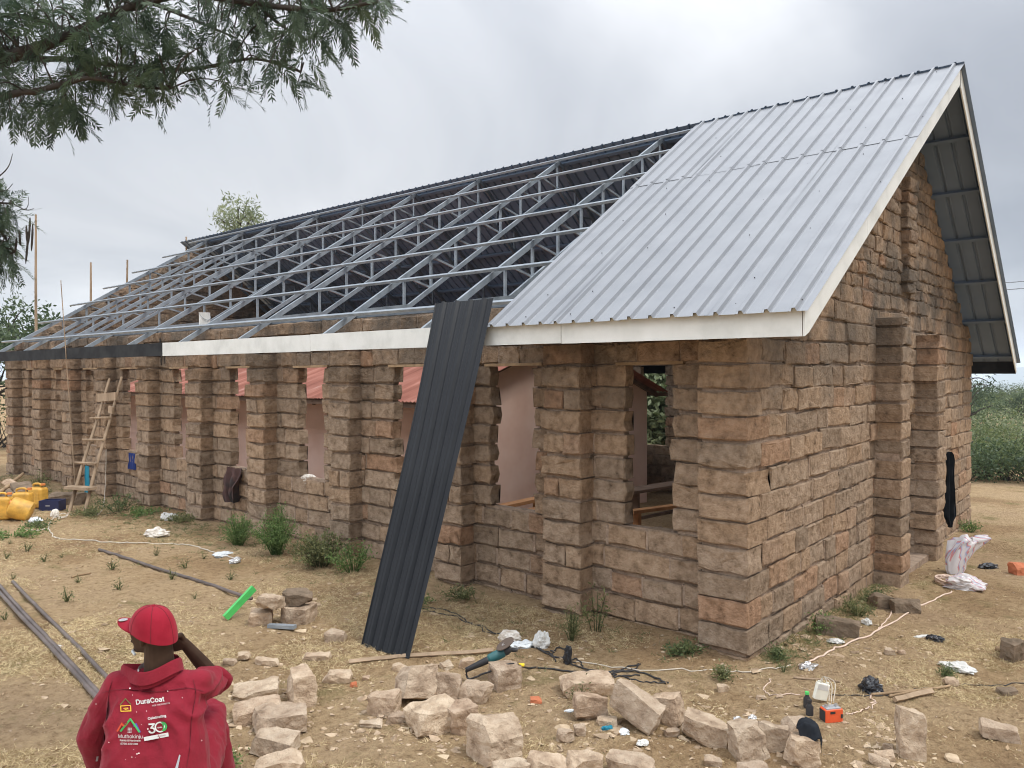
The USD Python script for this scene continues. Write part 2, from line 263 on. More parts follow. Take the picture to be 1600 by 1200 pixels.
soil = usdkit.material(stage, '/World/Looks/dry_soil', {
    'geo': ('geometry', {}),
    'n1': ('noise_texture', {'scale': .55, 'detail': 5, 'roughness': .6}), 'r1': ('rgb_ramp', {'ramp': [(.30, (.25, .165, .10)), (.44, (.34, .238, .138)), (.54, (.42, .31, .19)), (.68, (.38, .275, .175))]}),
    'n2': ('noise_texture', {'scale': 17, 'detail': 9, 'roughness': .78}), 'r2': ('rgb_ramp', {'ramp': [(.30, (.38, .33, .29)), (.43, (.80, .76, .71)), (.52, (1.0, .98, .94)), (.62, (1.12, 1.11, 1.06)), (.74, (1.34, 1.32, 1.24))]}),
    'm1': ('mix_color', {'blend_type': 'multiply', 'fac': 1.0, 'use_clamp': False}),
    'mp': ('mapping', {'scale': (60, 14, 30), 'rotation': (0, 0, .5)}), 'n3': ('noise_texture', {'scale': 1, 'detail': 5, 'distortion': 1.2}), 'r3': ('map_range', {'from_min': .56, 'from_max': .66, 'to_min': 0, 'to_max': .55, 'clamp': True}),
    'n4': ('noise_texture', {'scale': .8, 'detail': 4}), 'r4': ('map_range', {'from_min': .45, 'from_max': .6, 'to_min': 0, 'to_max': 1, 'clamp': True}), 'mm': ('math', {'math_type': 'multiply'}),
    'm2': ('mix_color', {'blend_type': 'mix', 'b': (.50, .385, .225), 'use_clamp': False}),
    'n5': ('noise_texture', {'scale': 1.7, 'detail': 6, 'roughness': .7}), 'r5': ('map_range', {'from_min': .56, 'from_max': .70, 'to_min': 0, 'to_max': .75, 'clamp': True}),
    'm3': ('mix_color', {'blend_type': 'mix', 'b': (.17, .15, .06), 'use_clamp': False}),
    'v': ('voronoi_texture', {'scale': 55}), 'b1': ('noise_texture', {'scale': 28, 'detail': 8, 'roughness': .75}), 'hs': ('math', {'math_type': 'multiply_add', 'value2': .35}),
    'bp': ('bump', {'strength': 1.0, 'distance': .05}), 'p': ('principled_bsdf', {'roughness': .97, 'specular_ior_level': .1})},
    [('geo.position', 'n1.vector'), ('n1.fac', 'r1.fac'), ('geo.position', 'n2.vector'), ('n2.fac', 'r2.fac'), ('r1.color', 'm1.a'), ('r2.color', 'm1.b'),
     ('geo.position', 'mp.vector'), ('mp.vector', 'n3.vector'), ('n3.fac', 'r3.value'), ('geo.position', 'n4.vector'), ('n4.fac', 'r4.value'), ('r3.result', 'mm.value1'), ('r4.result', 'mm.value2'),
     ('m1.result', 'm2.a'), ('mm.value', 'm2.fac'), ('geo.position', 'n5.vector'), ('n5.fac', 'r5.value'), ('m2.result', 'm3.a'), ('r5.result', 'm3.fac'), ('m3.result', 'p.base_color'),
     ('geo.position', 'v.vector'), ('geo.position', 'b1.vector'), ('v.distance', 'hs.value1'), ('b1.fac', 'hs.value3'), ('hs.value', 'bp.height'), ('bp.normal', 'p.normal')], surface='p.BSDF')
g = obj('ground', (V, Fq), soil, smooth=True, kind='structure', label='dry trampled yard of tan soil, straw and stone chips')

# far country on the right: a low wooded plain and a blue mountain
hillm = noisy('far_wooded_land', [(.35, (.045, .075, .035)), (.65, (.09, .12, .06))], scale=.02, bump=0, rough=1, spec=0)
def ridge(name, label, d0, az0, az1, depth, base, top, seed):
    n = 60; az = np.linspace(az0, az1, n); h = top(np.linspace(0, 1, n)) * (.8 + .4 * fbm(np.stack([np.linspace(0, 9, n), np.full(n, seed), np.zeros(n)], -1), 4, seed))
    rows = []
    for t, s in ((-.5, 0), (-.25, .55), (0, 1), (.3, .6), (.6, 0)):
        r = d0 + depth * t
        hh = base + h * s * (1 + .25 * (fbm(np.stack([np.linspace(0, 23, n), np.full(n, seed + t * 9), np.ones(n)], -1), 3, seed + 1) - .5))
        rows.append(np.stack([CAM[0] + r * np.sin(az), CAM[1] + r * np.cos(az), hh], -1))
    V = np.array(rows).reshape(-1, 3); i, j = np.meshgrid(np.arange(4), np.arange(n - 1), indexing='ij'); a = (i * n + j).ravel()
    obj(name, (V, np.stack([a, a + 1, a + n + 1, a + n], -1)), hillm, smooth=True, kind='structure', label=label)
ridge('mountain', 'blue mountain far beyond the gable end', 4600, math.radians(76), math.radians(98), 1500, -170, lambda t: 35 + 150 * np.exp(-((t - .34) / .16) ** 2) + 60 * np.exp(-((t - .75) / .2) ** 2), 3)
ridge('far_hill', 'low blue hills under the mountain', 2600, math.radians(72), math.radians(105), 900, -100, lambda t: 38 + 12 * np.sin(9 * t), 11)

# ================================================================ plants
def leaves(rng, centres, size, n_per, spread, aspect=.42, droop=.3):
    """Leaf-sized faces (two triangles, folded at the midrib) scattered round the clump centres."""
    c = np.repeat(np.asarray(centres, float), n_per, 0); n = len(c)
    p = c + rng.normal(0, 1, (n, 3)) * np.asarray(spread)
    d = rng.normal(0, 1, (n, 3)); d[:, 2] -= droop; d /= np.linalg.norm(d, axis=1, keepdims=True)
    s = np.cross(d, rng.normal(0, 1, (n, 3))); s /= np.linalg.norm(s, axis=1, keepdims=True)
    L = size * rng.uniform(.6, 1.3, (n, 1)); w = L * aspect / 2; m = p + d * L * .45
    V = np.stack([p, m + s * w, p + d * L, m - s * w], 1).reshape(-1, 3); k = np.arange(n)[:, None] * 4
    return V, np.vstack([k + [0, 1, 2], k + [0, 2, 3]])
def blob(rng, n, r, squash=1., bottom=-.6):
    p = rng.normal(0, 1, (n * 3, 3)); p /= np.linalg.norm(p, axis=1, keepdims=True); p *= rng.uniform(.55, 1, (len(p), 1)) ** .6
    p = p[p[:, 2] > bottom][:n] * r; p[:, 2] *= squash; return p
def tree(name, label, loc, h, crown_r, crown_z, mat, leaf=.12, clumps=70, per=38, seed=1, squash=.8, cat='tree', group=None, spread=.16, trunk=.12, aspect=.42, lean=(0, 0)):
    rng = np.random.default_rng(seed); t = thing(name, label, cat, loc, 0, group)
    cen = blob(rng, clumps, crown_r, squash) + [lean[0], lean[1], crown_z]
    cen += rng.normal(0, crown_r * .12, cen.shape)
    b = MB(); b.add(*tube(spline([(0, 0, -.3), (lean[0] * .2 + .04 * h * .2, 0, h * .3), (lean[0] * .6, lean[1] * .6, crown_z), (lean[0], lean[1], crown_z + crown_r * squash * .5)], 4), np.linspace(trunk, trunk * .25, 13), 7))
    obj('trunk', b.mesh(), MAT['bark'], t, smooth=True)
    lb = MB()
    for c in cen[:: max(1, clumps // 16)]:
        s = np.array([lean[0] * .5, lean[1] * .5, crown_z - crown_r * squash * rng.uniform(.2, .9)])
        lb.add(*tube(spline([s, (s + c) / 2 + rng.normal(0, .1 * crown_r, 3), c], 3), np.linspace(trunk * .35, .012, 7), 5))
    obj('limb', lb.mesh(), MAT['bark'], t, smooth=True)
    obj('crown', leaves(rng, cen, leaf, per, crown_r * spread, aspect), MAT[mat], t, kind='stuff', rnd=4 * per)
    return t
def shrub(name, label, loc, r, h, mat, leaf=.06, n=26, per=34, seed=1, cat='shrub', group=None, aspect=.45):
    rng = np.random.default_rng(seed); t = thing(name, label, cat, loc, 0, group)
    cen = blob(rng, n, 1, 1, -.2) * [r, r, h * .62] + [0, 0, h * .42]
    b = MB()
    for c in cen[::2]:
        b.add(*tube(spline([rng.normal(0, r * .12, 3) * [1, 1, 0] + [0, 0, -.05], c * [.5, .5, .5] + rng.normal(0, .03, 3), c], 3), np.linspace(.014, .004, 7), 4))
    obj('stem', b.mesh(), MAT['bark'], t); obj('foliage', leaves(rng, cen, leaf, per, r * .2, aspect), MAT[mat], t, kind='stuff', rnd=4 * per)
    return t
def at_dist(qx, d):
    p = deep((qx, 600), d); return np.array([p[0], p[1], float(gh(p[0], p[1]))])
# right-hand background, from the yard's edge outwards
rb = random.Random(5)
edge = [(1506, 18.6, .75, .86, 'dark_leaf'), (1538, 19.0, .8, .95, 'bush_leaf'), (1574, 18.7, .8, .82, 'dark_leaf'), (1612, 18.4, .9, .95, 'bush_leaf'), (1655, 17.8, 1.0, 1.0, 'dark_leaf')]
words = ['dark leafy shrub at the yard edge right against the gable corner', 'light green shrub at the yard edge below the far eave', 'dark shrub at the yard edge between two lighter shrubs', 'light shrub at the yard edge by the right border', 'outermost dark shrub at the yard edge']
for k, (qx, d, r, h, m) in enumerate(edge):
    shrub('shrub', words[k], at_dist(qx, d), r, h, m, .085, 46, 40, 20 + k, group='shrubs along the yard edge')
where = ['next to the gable corner', 'under the hanging leaf sprays', 'below the tip of the far eave', 'at the right border', 'in front of the round field trees', 'in front of the conifer', 'behind the gable corner']
for k, (qx, d, r, h, m) in enumerate([(1500, 22.5, 1.2, 1.15, 'bush_leaf'), (1535, 24, 1.4, 1.25, 'pale_leaf'), (1580, 23, 1.3, 1.15, 'bush_leaf'), (1625, 24, 1.4, 1.3, 'pale_leaf'), (1555, 29, 1.7, 1.4, 'bush_leaf'), (1600, 30, 1.8, 1.4, 'dark_leaf'), (1515, 31, 1.8, 1.5, 'pale_leaf')]):
    shrub('bush', 'rounded bush of the rows behind the yard edge, ' + where[k], at_dist(qx, d), r, h, m, .10, 50, 44, 40 + k, group='bushes behind the yard edge')
tree('thorn_tree', 'slender tree with drooping leaves hanging under the far eave', at_dist(1500, 24), 3.0, .8, 1.9, 'dark_leaf', .10, 42, 26, 61, .9, aspect=.3)
t5 = thing('acacia_branch_tree', 'thin branched tree whose leaf sprays hang below the far eave', 'tree', at_dist(1496, 15.5))
rng = np.random.default_rng(9); b = MB(); lf = []
b.add(*tube(spline([(0, 0, -.2), (.05, 0, 1.2), (.1, -.1, 2.6)], 5), np.linspace(.06, .03, 11), 6))
for k in range(9):
    e = np.array([rng.uniform(-.2, .9), rng.uniform(-.9, .3), rng.uniform(1.75, 2.5)]); s0 = np.array([.08, -.05, rng.uniform(1.6, 2.5)])
    b.add(*tube(spline([s0, (s0 + e) / 2 + [0, 0, .15], e], 4), np.linspace(.016, .005, 9), 4)); lf += [s0 + (e - s0) * u + rng.normal(0, .05, 3) for u in (.5, .7, .85, 1)]
obj('trunk', b.mesh(), MAT['bark'], t5); obj('crown', leaves(rng, lf, .10, 14, .09, .22, 1.2), MAT['oak_leaf'], t5, kind='stuff', rnd=4)
tree('conifer', 'dark pointed conifer at the right border of the view', at_dist(1596, 52), 2.6, .62, 1.25, 'dark_leaf', .12, 90, 34, 71, 1.75, spread=.13)
for k, (qx, d, h, r, m) in enumerate([(1512, 46, 2.0, 1.0, 'dark_leaf'), (1535, 60, 2.4, 1.2, 'dark_leaf'), (1560, 70, 2.4, 1.3, 'bush_leaf'), (1578, 64, 2.2, 1.1, 'dark_leaf'), (1548, 90, 2.8, 1.7, 'dark_leaf'), (1596, 95, 2.8, 1.8, 'bush_leaf'), (1640, 60, 2.4, 1.3, 'dark_leaf'), (1520, 110, 3.2, 2.1, 'dark_leaf'), (1575, 130, 3.6, 2.5, 'dark_leaf'), (1610, 150, 4, 3, 'dark_leaf')]):
    tree('field_tree', 'round tree in the wooded plain behind the bushes', at_dist(qx, d), h, r, h * .55, m, .12 + d * .0010, 60, 30, 80 + k, .8, group='trees of the far plain')
rng = np.random.default_rng(3); cc = []
for k in range(1600):
    az = math.radians(rng.uniform(74, 104)); d = 220 * (1700 / 220) ** rng.uniform(0, 1); p = CAM + d * np.array([math.sin(az), math.cos(az), 0]); cc.append((p[0], p[1], float(gh(p[0], p[1])) + .8, 2 + d * .004))
cc = np.array(cc); V, Fl = leaves(rng, cc[:, :3], 1.7, 26, np.stack([np.repeat(cc[:, 3], 26), np.repeat(cc[:, 3], 26), np.repeat(cc[:, 3] * .14, 26)], -1), .7)
obj('distant_woodland', (V, Fl), MAT['dark_leaf'], kind='stuff', rnd=4, label='far-off woodland covering the plain below the mountain', cat='woodland')
# behind the building, seen through its far windows and above its ridge
for k, (x, y) in enumerate([(10.9, 4.6), (11.4, 6.0), (10.9, 7.4), (12.5, 5.0), (12.6, 6.6), (11.2, 3.2), (12.8, 8.2)]):
    shrub('green_bush', 'sunlit bush behind the building, glimpsed through its far window', (x, y, float(gh(x, y))), 1.05, 2.9, ('pale_leaf', 'bush_leaf')[k % 2], .19, 70, 80, 130 + k, group='bushes behind the building')
tp = deep((372, 345), 31); tree('slender_tree', 'feathery pale tree rising above the ridge behind the roof', (tp[0], tp[1], 0), tp[2] + .8, .80, tp[2] - .10, 'pale_leaf', .20, 46, 34, 151, 1.3, trunk=.09, aspect=.24, spread=.20)
# left, past the end of the building
tp = deep((22, 520), 25); tree('leafy_tree', 'airy small-leaved tree past the far end of the building', (tp[0], tp[1], 0), 4.6, 1.25, tp[2] - .1, 'dark_leaf', .17, 70, 46, 161, .75, spread=.17)
tp = deep((-18, 590), 23); tree('leafy_tree', 'darker bushy tree at the left border behind the building end', (tp[0], tp[1], 0), 3.8, 1.3, tp[2] + .1, 'dark_leaf', .16, 70, 50, 162, 1.1)
tp = deep((4, 640), 24); shrub('end_shrub', 'low shrub filling the gap left of the building end', (tp[0], tp[1], 0), 1.1, 1.9, 'bush_leaf', .09, 34, 34, 163)

# the air: pale haze that turns the far hills blue
hz = usdkit.material(stage, '/World/Looks/pale_air', {'v': ('principled_volume', {'density': .00032, 'color': (.80, .88, .97), 'anisotropy': .2})}, [], volume='v.volume')
obj('haze', bx(-9500, 9500, -9500, 9500, -292, 90), hz, kind='stuff', label='pale haze between the yard and the far mountain', cat='haze')
# ================================================================ the unfinished stone building
W, L, RX, E, O = 8.605, 17.39, 4.573, .377, .579          # width, length, ridge x, eave and verge overhangs
ZE, ZR = 2.722, 5.835                                        # top of the near eave fascia, ridge
SN = (ZR - ZE) / (RX + E); FX, ZF = 8.93, 2.42; SF = (ZR - ZF) / (FX - RX)
def roof_z(x): return ZE + (x + E) * SN if x <= RX else ZR - (x - RX) * SF
WALLX, TH, CH, Z0 = .20, .135, .2085, -.155                  # wall plane behind the pilaster fronts, thickness, course height
hall = thing('stone_building', 'long stone building with a half-covered metal roof and open window holes', 'building')
srng = np.random.default_rng(77)
def chunk(w, h, d, rng, rough=1.0, rag=(0, 0)):
    """A hewn stone: ragged outline, bevelled and bulging face; X along the wall, Z up, face towards -Y."""
    u = np.array([0, .34, .67, 1, 1, 1, .66, .33, 0, 0]); q = np.array([0, 0, 0, 0, .5, 1, 1, 1, 1, .5])
    jx, jz = rng.normal(0, .0055 * rough, 10), rng.normal(0, .0050 * rough, 10)
    ox, oz = u * w + jx, q * h + jz
    ox = ox + np.where(u == 0, -rag[0] * rng.uniform(-.3, 1, 10), 0) + np.where(u == 1, rag[1] * rng.uniform(-.3, 1, 10), 0)
    oy = rng.uniform(.002, .010, 10) * rough
    cx, cz = ox.mean(), oz.mean(); k = 1 - np.array([.05, .16])
    ix, iz = cx + (ox - cx) * (1 - .022 / max(w, .08)), cz + (oz - cz) * (1 - .024 / max(h, .08))
    iy = rng.normal(-.002, .0042 * rough, 10)
    V = np.vstack([np.stack([ox, oy, oz], 1), np.stack([ix, iy, iz], 1), [[cx + rng.normal(0, w * .12), rng.normal(-.003, .005) * rough, cz + rng.normal(0, h * .12)]],
                   np.stack([np.clip(ox, .004, w - .004) if False else ox, np.full(10, d), oz], 1)])
    n = np.arange(10); m = (n + 1) % 10
    f = np.vstack([np.stack([n, m, m + 10], 1), np.stack([n, m + 10, n + 10], 1), np.stack([n + 10, m + 10, np.full(10, 20)], 1),
                   np.stack([n, n + 21, m + 21], 1), np.stack([n, m + 21, m], 1), [[21, 22 + k + 1, 22 + k] for k in range(8)]])
    return V, f
stones = []                                                   # (distance weight, world vertices, faces, holder)
def put(v, o, u, n):
    v = np.asarray(v); o, u, n = (np.asarray(k, float) for k in (o, u, n))
    return o + v[:, :1] * u + v[:, 2:3] * [0, 0, 1] - v[:, 1:2] * n
def stone(o, u, n, w, h, d, holder, rng, rough=1.0, rag=(0, 0), gap=(.006, .022), wave=0.):
    gx, gz = gap[0] * rng.uniform(.5, 1.5), gap[1] * rng.uniform(.6, 1.6)
    v, f = chunk(w - gx, h - gz, d, rng, rough, rag); v[:, 0] += gx / 2; v[:, 2] += gz / 2 + wave; v[:, 1] += rng.uniform(-.013, .014)
    t = rng.normal(0, .012); v[:, 2] += (v[:, 0] - w / 2) * t
    P = put(v, o, u, n); c = P.mean(0); vis = 1 if (holder in ('long_wall', 'gable_wall', 'pilaster')) else .02
    if c[2] < float(ground(c[0], c[1])) - .1: return
    stones.append((vis * w * h / ((c - CAM) @ (c - CAM)), P, f, holder))
mort = {k: MB() for k in ('long_wall', 'gable_wall', 'rear_wall', 'far_gable')}
def slab(key, o, u, n, x0, x1, z0, z1, d0, d1):
    v = np.array([(x0, d0, z0), (x1, d0, z0), (x1, d1, z0), (x0, d1, z0), (x0, d0, z1), (x1, d0, z1), (x1, d1, z1), (x0, d1, z1)], float)
    mort[key].add(put(v, o, u, n), BOXF)
def course(holder, key, o, u, n, x0, x1, z, h, d, holes, rng, rec, lens=(.30, .52), rough=1., gap=(.007, .022), rag=.028):
    segs = [(x0, x1, False, False)]
    for a, b, zb, zt in holes:
        if zb < z + h * .5 < zt:
            new = []
            for s0, s1, r0, r1 in segs:
                if b <= s0 or a >= s1: new.append((s0, s1, r0, r1)); continue
                if a - s0 > .04: new.append((s0, a, r0, True))
                if s1 - b > .04: new.append((b, s1, True, r1))
            segs = new
    for s0, s1, r0, r1 in segs:
        slab(key, o, u, n, s0 + (.03 if r0 else 0), s1 - (.03 if r1 else 0), z - .001, z + h + .001, rec, d - .02)
        n_ = max(1, int(round((s1 - s0) / rng.uniform(*lens)))); cut = np.linspace(0, 1, n_ + 1)
        cut[1:-1] += rng.uniform(-.28, .28, n_ - 1) / n_; cut = s0 + (s1 - s0) * cut
        for k in range(n_):
            if k: slab(key, o, u, n, cut[k] - .014, cut[k] + .014, z + .022, z + h - .014, .003 + rng.uniform(0, .008), rec + .02)
            wv = .012 * math.sin(cut[k] * 1.7 + z * 5 + len(holder)) + .006 * math.sin(cut[k] * 5)
            oo = np.asarray(o, float) + np.asarray(u, float) * cut[k] + [0, 0, z]
            stone(oo, u, n, cut[k + 1] - cut[k], h, d, holder, rng, rough, (rag if r0 and k == 0 else 0, rag if r1 and k == n_ - 1 else 0), gap, wv)
SC = 1.15
PIL = [(a * SC, b * SC) for a, b in [(.0, .375), (1.38, 1.77), (2.71, 3.05), (4.34, 4.69), (5.94, 6.33), (7.46, 7.86), (8.97, 9.36), (10.46, 10.84), (11.85, 12.26), (13.25, 13.64), (14.72, 15.12)]]
WIN = [(a * SC, b * SC) for a, b in [(.66, 1.09), (1.99, 2.50), (3.30, 3.83), (5.02, 5.52), (6.61, 7.03), (8.13, 8.57), (9.74, 10.22), (11.24, 11.66), (12.6, 13.0), (14.0, 14.4)]]
SILL, HEAD = Z0 + 5 * CH, Z0 + 12 * CH
UY, NX = (0, 1, 0), (-1, 0, 0)                                # along the long wall, its outward side
# --- near long wall (faces -x): stones between the pilasters
for k in range(-1, 15):
    z = Z0 + k * CH; h = CH if k < 14 else CH - .035
    holes = [(a, b, SILL, HEAD) for a, b in WIN]
    hole2 = []
    for a, b, zb, zt in holes:
        jit = srng.normal(0, .012, 2); hole2.append((a + jit[0], b + jit[1], zb, zt))
    course('long_wall', 'long_wall', (WALLX, 0, 0), UY, NX, .40, L, z, h, TH, hole2, srng, .032)
# --- pilasters on the long wall
for pi, (a, b) in enumerate(PIL[1:]):
    mort['long_wall'].add(*bx(.034, WALLX + .06, a + .03, b - .03, -.5, Z0 + 14 * CH - .02))
    for k in range(-1, 14):
        z = Z0 + k * CH; wv = srng.normal(0, .005)
        if srng.random() < .8:
            e = srng.normal(0, .010, 2); stone((0, a + e[0], z), UY, NX, b - a + e[1], CH, WALLX + .05, 'pilaster', srng, 1.15, (0, 0), (.004, .026), wv)
        else:
            m = (b - a) * srng.uniform(.4, .6)
            for p, q in ((0, m), (m, b - a)): stone((0, a + p, z), UY, NX, q - p, CH, WALLX + .05, 'pilaster', srng, 1.1, (0, 0), (.012, .026), wv)
# --- corner: quoins shared by both walls; their gable-side length alternates
b = PIL[0][1]
mort['long_wall'].add(*bx(.03, .44, .024, b - .03, -.5, Z0 + 14 * CH - .02))
quoin = []
for k in range(-1, 15):
    z = Z0 + k * CH; q = .26 + .16 * (k % 2) + srng.uniform(-.03, .03); quoin.append(q)
    v, f = chunk(b - .004, CH - .024, q, srng, 1.1); v[:, 2] += .012 + srng.normal(0, .004); v[:, 0] += .002
    v[:, 2] += (v[:, 1]) * srng.normal(0, .015)
    if k == 14: continue
    P = put(v, (0, 0, z), UY, NX)
    # roughen the side that faces the gable
    side = P[:, 1] < .03; P[side, 1] += srng.uniform(-.008, .010, side.sum())
    stones.append((10. / k ** 2 if k else 10., P, f, 'quoin'))
# --- gable wall (faces -y)
DOOR = (3.72, 5.07, -1., 1.80); GP = [(3.36, 3.72), (5.07, 5.46)]
UX, NY = (1, 0, 0), (0, -1, 0)
for k in range(-2, 15):
    z = Z0 + k * CH
    x0 = quoin[k + 1] if k >= -1 else .3
    course('gable_wall', 'gable_wall', (0, 0, 0), UX, NY, x0, W, z, CH, TH, [DOOR], srng, .026, (.30, .55), 1.15, (.006, .020))
z = Z0 + 15 * CH; kk = 0
while z < ZR - .25:                                           # smaller rubble stones in the triangle of the gable
    h = srng.uniform(.135, .185)
    lo = (z + h + .10 - ZE) / SN - E; hi = RX + (ZR - z - h - .10) / SF
    if hi - lo < .3: break
    course('gable_wall', 'gable_wall', (0, 0, 0), UX, NY, max(lo, 0), min(hi, W), z, h, TH, [], srng, .022, (.17, .36), 1.3, (.012, .018))
    z += h
# infill up to the verge, then the door piers and the narrow pier above
tv = np.array([(0, .028, Z0 + 15 * CH - .02), (W, .028, Z0 + 15 * CH - .02), (W, .028, roof_z(W) - .14), (RX, .028, ZR - .14), (0, .028, roof_z(0) - .14)])
tv2 = tv + [0, .10, 0]; n5 = 5
mort['gable_wall'].add(np.vstack([tv, tv2]), np.vstack([[[0, 1, 2], [0, 2, 3], [0, 3, 4]], [[5, 7, 6], [5, 8, 7], [5, 9, 8]], *[[[i, i + 5, (i + 1) % 5 + 5], [i, (i + 1) % 5 + 5, (i + 1) % 5]] for i in range(5)]]))
for gi, (a, b) in enumerate(GP):
    top = (2.87, 2.74)[gi]; mort['gable_wall'].add(*bx(a + .03, b - .03, -.235, .03, -.6, top - .03))
    z = Z0 - 2 * CH
    while z < top - .08:
        h = min(CH, top - z); e = srng.normal(0, .012, 2)
        stone((a + e[0], -.26, z), UX, NY, b - a + e[1], h, .30, 'pilaster', srng, 1.3, (0, 0), (.004, .024), srng.normal(0, .005)); z += h
tv = np.array([(WALLX, L + .03, Z0 + 15 * CH - .02), (W, L + .03, Z0 + 15 * CH - .02), (W, L + .03, roof_z(W) - .13), (RX, L + .03, ZR - .13), (WALLX, L + .03, roof_z(WALLX) - .13)])
mort['far_gable'].add(np.vstack([tv, tv - [0, .12, 0]]), np.vstack([[[0, 1, 2], [0, 2, 3], [0, 3, 4]], [[5, 7, 6], [5, 8, 7], [5, 9, 8]], *[[[i, i + 5, (i + 1) % 5 + 5], [i, (i + 1) % 5 + 5, (i + 1) % 5]] for i in range(5)]]))
mort['gable_wall'].add(*bx(4.42, 4.74, -.05, .03, 3.22, 4.5))
z = 3.2
while z < 4.45:
    h = srng.uniform(.14, .18); e = srng.normal(0, .02, 2)
    stone((4.38 + e[0], -.085, z), UX, NY, .40 + e[1], h, .11, 'pilaster', srng, 1.4); z += h
# --- rear long wall and far gable
rwin = [(.7, 1.2, SILL - .1, HEAD + .05)] + [(y, y + .62, .66, 2.42) for y in (2.0, 3.75, 5.50, 7.3, 9.1, 10.9, 12.7, 14.5)]
for k in range(-3, 14): course('rear_wall', 'rear_wall', (W, 0, 0), UY, (1, 0, 0), .25, L, Z0 + k * CH + .03, CH, TH, rwin, srng, .03, (.34, .55), 1.3)
for k in range(-3, 15): course('far_gable', 'far_gable', (0, L, 0), UX, (0, 1, 0), WALLX, W, Z0 + k * CH, CH, TH, [], srng, .03, (.34, .55), 1.3)
z = Z0 + 15 * CH
while z < ZR - .3:
    lo = (z + .32 - ZE) / SN - E; hi = RX + (ZR - z - .32) / SF
    if hi - lo < .4: break
    course('far_gable', 'far_gable', (0, L - .12, 0), UX, (0, -1, 0), max(lo, WALLX), min(hi, W), z, .2, TH, [], srng, .02, (.25, .45), 1.6); z += .2
# lay them: the 300 that show largest are parts of their own, the rest one part
stones.sort(key=lambda s: -s[0])
walls = {k: obj(k, mort[k].mesh(), MAT['mortar'], hall) for k in mort}
for wgt, P, f, holder in stones[:300]:
    par = {'long_wall': 'long_wall', 'pilaster': 'long_wall', 'quoin': 'long_wall', 'gable_wall': 'gable_wall'}.get(holder, holder)
    if holder == 'pilaster' and P[:, 1].mean() < .05: par = 'gable_wall'
    c = P.mean(0); m = obj('stone', (P - c, f), MAT['stone'], walls[par])
    UsdGeom.Xformable(m).AddTranslateOp().Set(Gf.Vec3d(*c.tolist()))
b = MB()
for wgt, P, f, holder in stones[300:]: b.add(P, f)
obj('stonework', b.mesh(), MAT['stones'], hall, kind='stuff', rnd=31)
print('stones', len(stones))
# lintels: timber and flat slabs over the window holes and the door
for a, b_ in WIN:
    obj('lintel', bar((WALLX + .05, a - .10, HEAD + .012), (WALLX + .05, b_ + .08, HEAD + .004), .13, .028), MAT['wood'], hall)
obj('lintel', bx(3.64, 5.12, .01, .13, 1.795, 1.85), MAT['wood'], hall)
obj('threshold', bx(3.7, 5.1, -.16, .34, -.4, -.05), MAT['mortar'], hall)
# wall plates on top of the walls
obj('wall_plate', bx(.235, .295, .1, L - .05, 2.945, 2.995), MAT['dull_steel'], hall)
obj('wall_plate', bx(W - .30, W - .22, .1, L - .05, 2.79, 2.86), MAT['steel'], hall)

# --- roof frame
PUR = [RX - .10 - k * .735 for k in range(7)]; PUR[-1] = .06
eaves = [.95, 2.979, 4.453, 6.099, 7.541, 9.088, 10.627, 11.975, 13.305, 14.75]
ridge_y = [1.0, 2.928, 4.611, 6.18, 7.687, 9.065, 10.455, 11.918, 13.183, 14.75]
TR = [(a * SC, b * SC) for a, b in zip(eaves, ridge_y)] + [(L - .45, L - .45)]
cd = .105
for ya, yb in TR:
    t = UsdGeom.Xform.Define(stage, numbered(str(hall.GetPath()), 'truss')).GetPrim()
    def P(x, dz): return np.array([x, ya + (yb - ya) * np.clip((x + E) / (RX + E), 0, 1), roof_z(x) - .055 + dz])
    off = np.array([0, .026, 0])
    def chord(nm, p, q, w=.038, h=.066, m='steel'):
        obj(nm, bar(p, q, w, h), MAT[m], t)
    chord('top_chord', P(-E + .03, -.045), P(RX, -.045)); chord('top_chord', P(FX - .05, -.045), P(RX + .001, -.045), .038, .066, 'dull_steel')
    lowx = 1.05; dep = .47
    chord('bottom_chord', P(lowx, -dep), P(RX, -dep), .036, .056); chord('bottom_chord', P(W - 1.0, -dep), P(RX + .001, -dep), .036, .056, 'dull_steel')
    pl = P(.30, 0); pl[2] = 3.03; pr = P(lowx + .08, -dep); pr[2] = max(pr[2], 3.03); chord('tie', pl, pr, .04, .055)
    xs = [RX - k * .50 for k in range(0, 8)]
    for k, x in enumerate(xs):
        if x < lowx - .3: continue
        lowz = -dep if x > lowx else -(roof_z(x) - 3.09)
        chord('post', P(x, -.05) + off, P(x, lowz + .01) + off, .034, .042) if False else obj('post', bar(P(x, -.05) + off, P(x, lowz + .01) + off, .030, .030, (1, 0, 0)), MAT['steel'], t)
        if k: obj('brace', bar(P(x + .05, -.08) + off * 1.1, P(x + .47, -dep + .03) + off * 1.1, .022, .028), MAT['steel'], t)
    for k in range(1, 7):  # far half: the darker steel paints in the shade under the roof
        x = RX + k * .5
        if x < W - .9:
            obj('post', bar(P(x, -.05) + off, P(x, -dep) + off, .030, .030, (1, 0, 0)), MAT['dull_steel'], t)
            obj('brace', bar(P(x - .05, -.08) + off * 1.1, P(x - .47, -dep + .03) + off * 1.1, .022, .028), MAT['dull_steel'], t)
pe = [.34, .30, .42, .36, .40, .33, .35]
for x, e in zip(PUR, pe):
    z = roof_z(x) - .022
    obj('purlin', bar((x, -O + .03, z), (x, L + e, z), .042, .034, (-SN, 0, 1)), MAT['steel'], hall)
for k in range(7):
    x = RX + .10 + k * .69; z = roof_z(x) - .026
    obj('purlin', bar((x, -O + .03, z), (x, L + .3, z), .052, .042, (SF, 0, 1)), MAT['back_sheet'], hall)

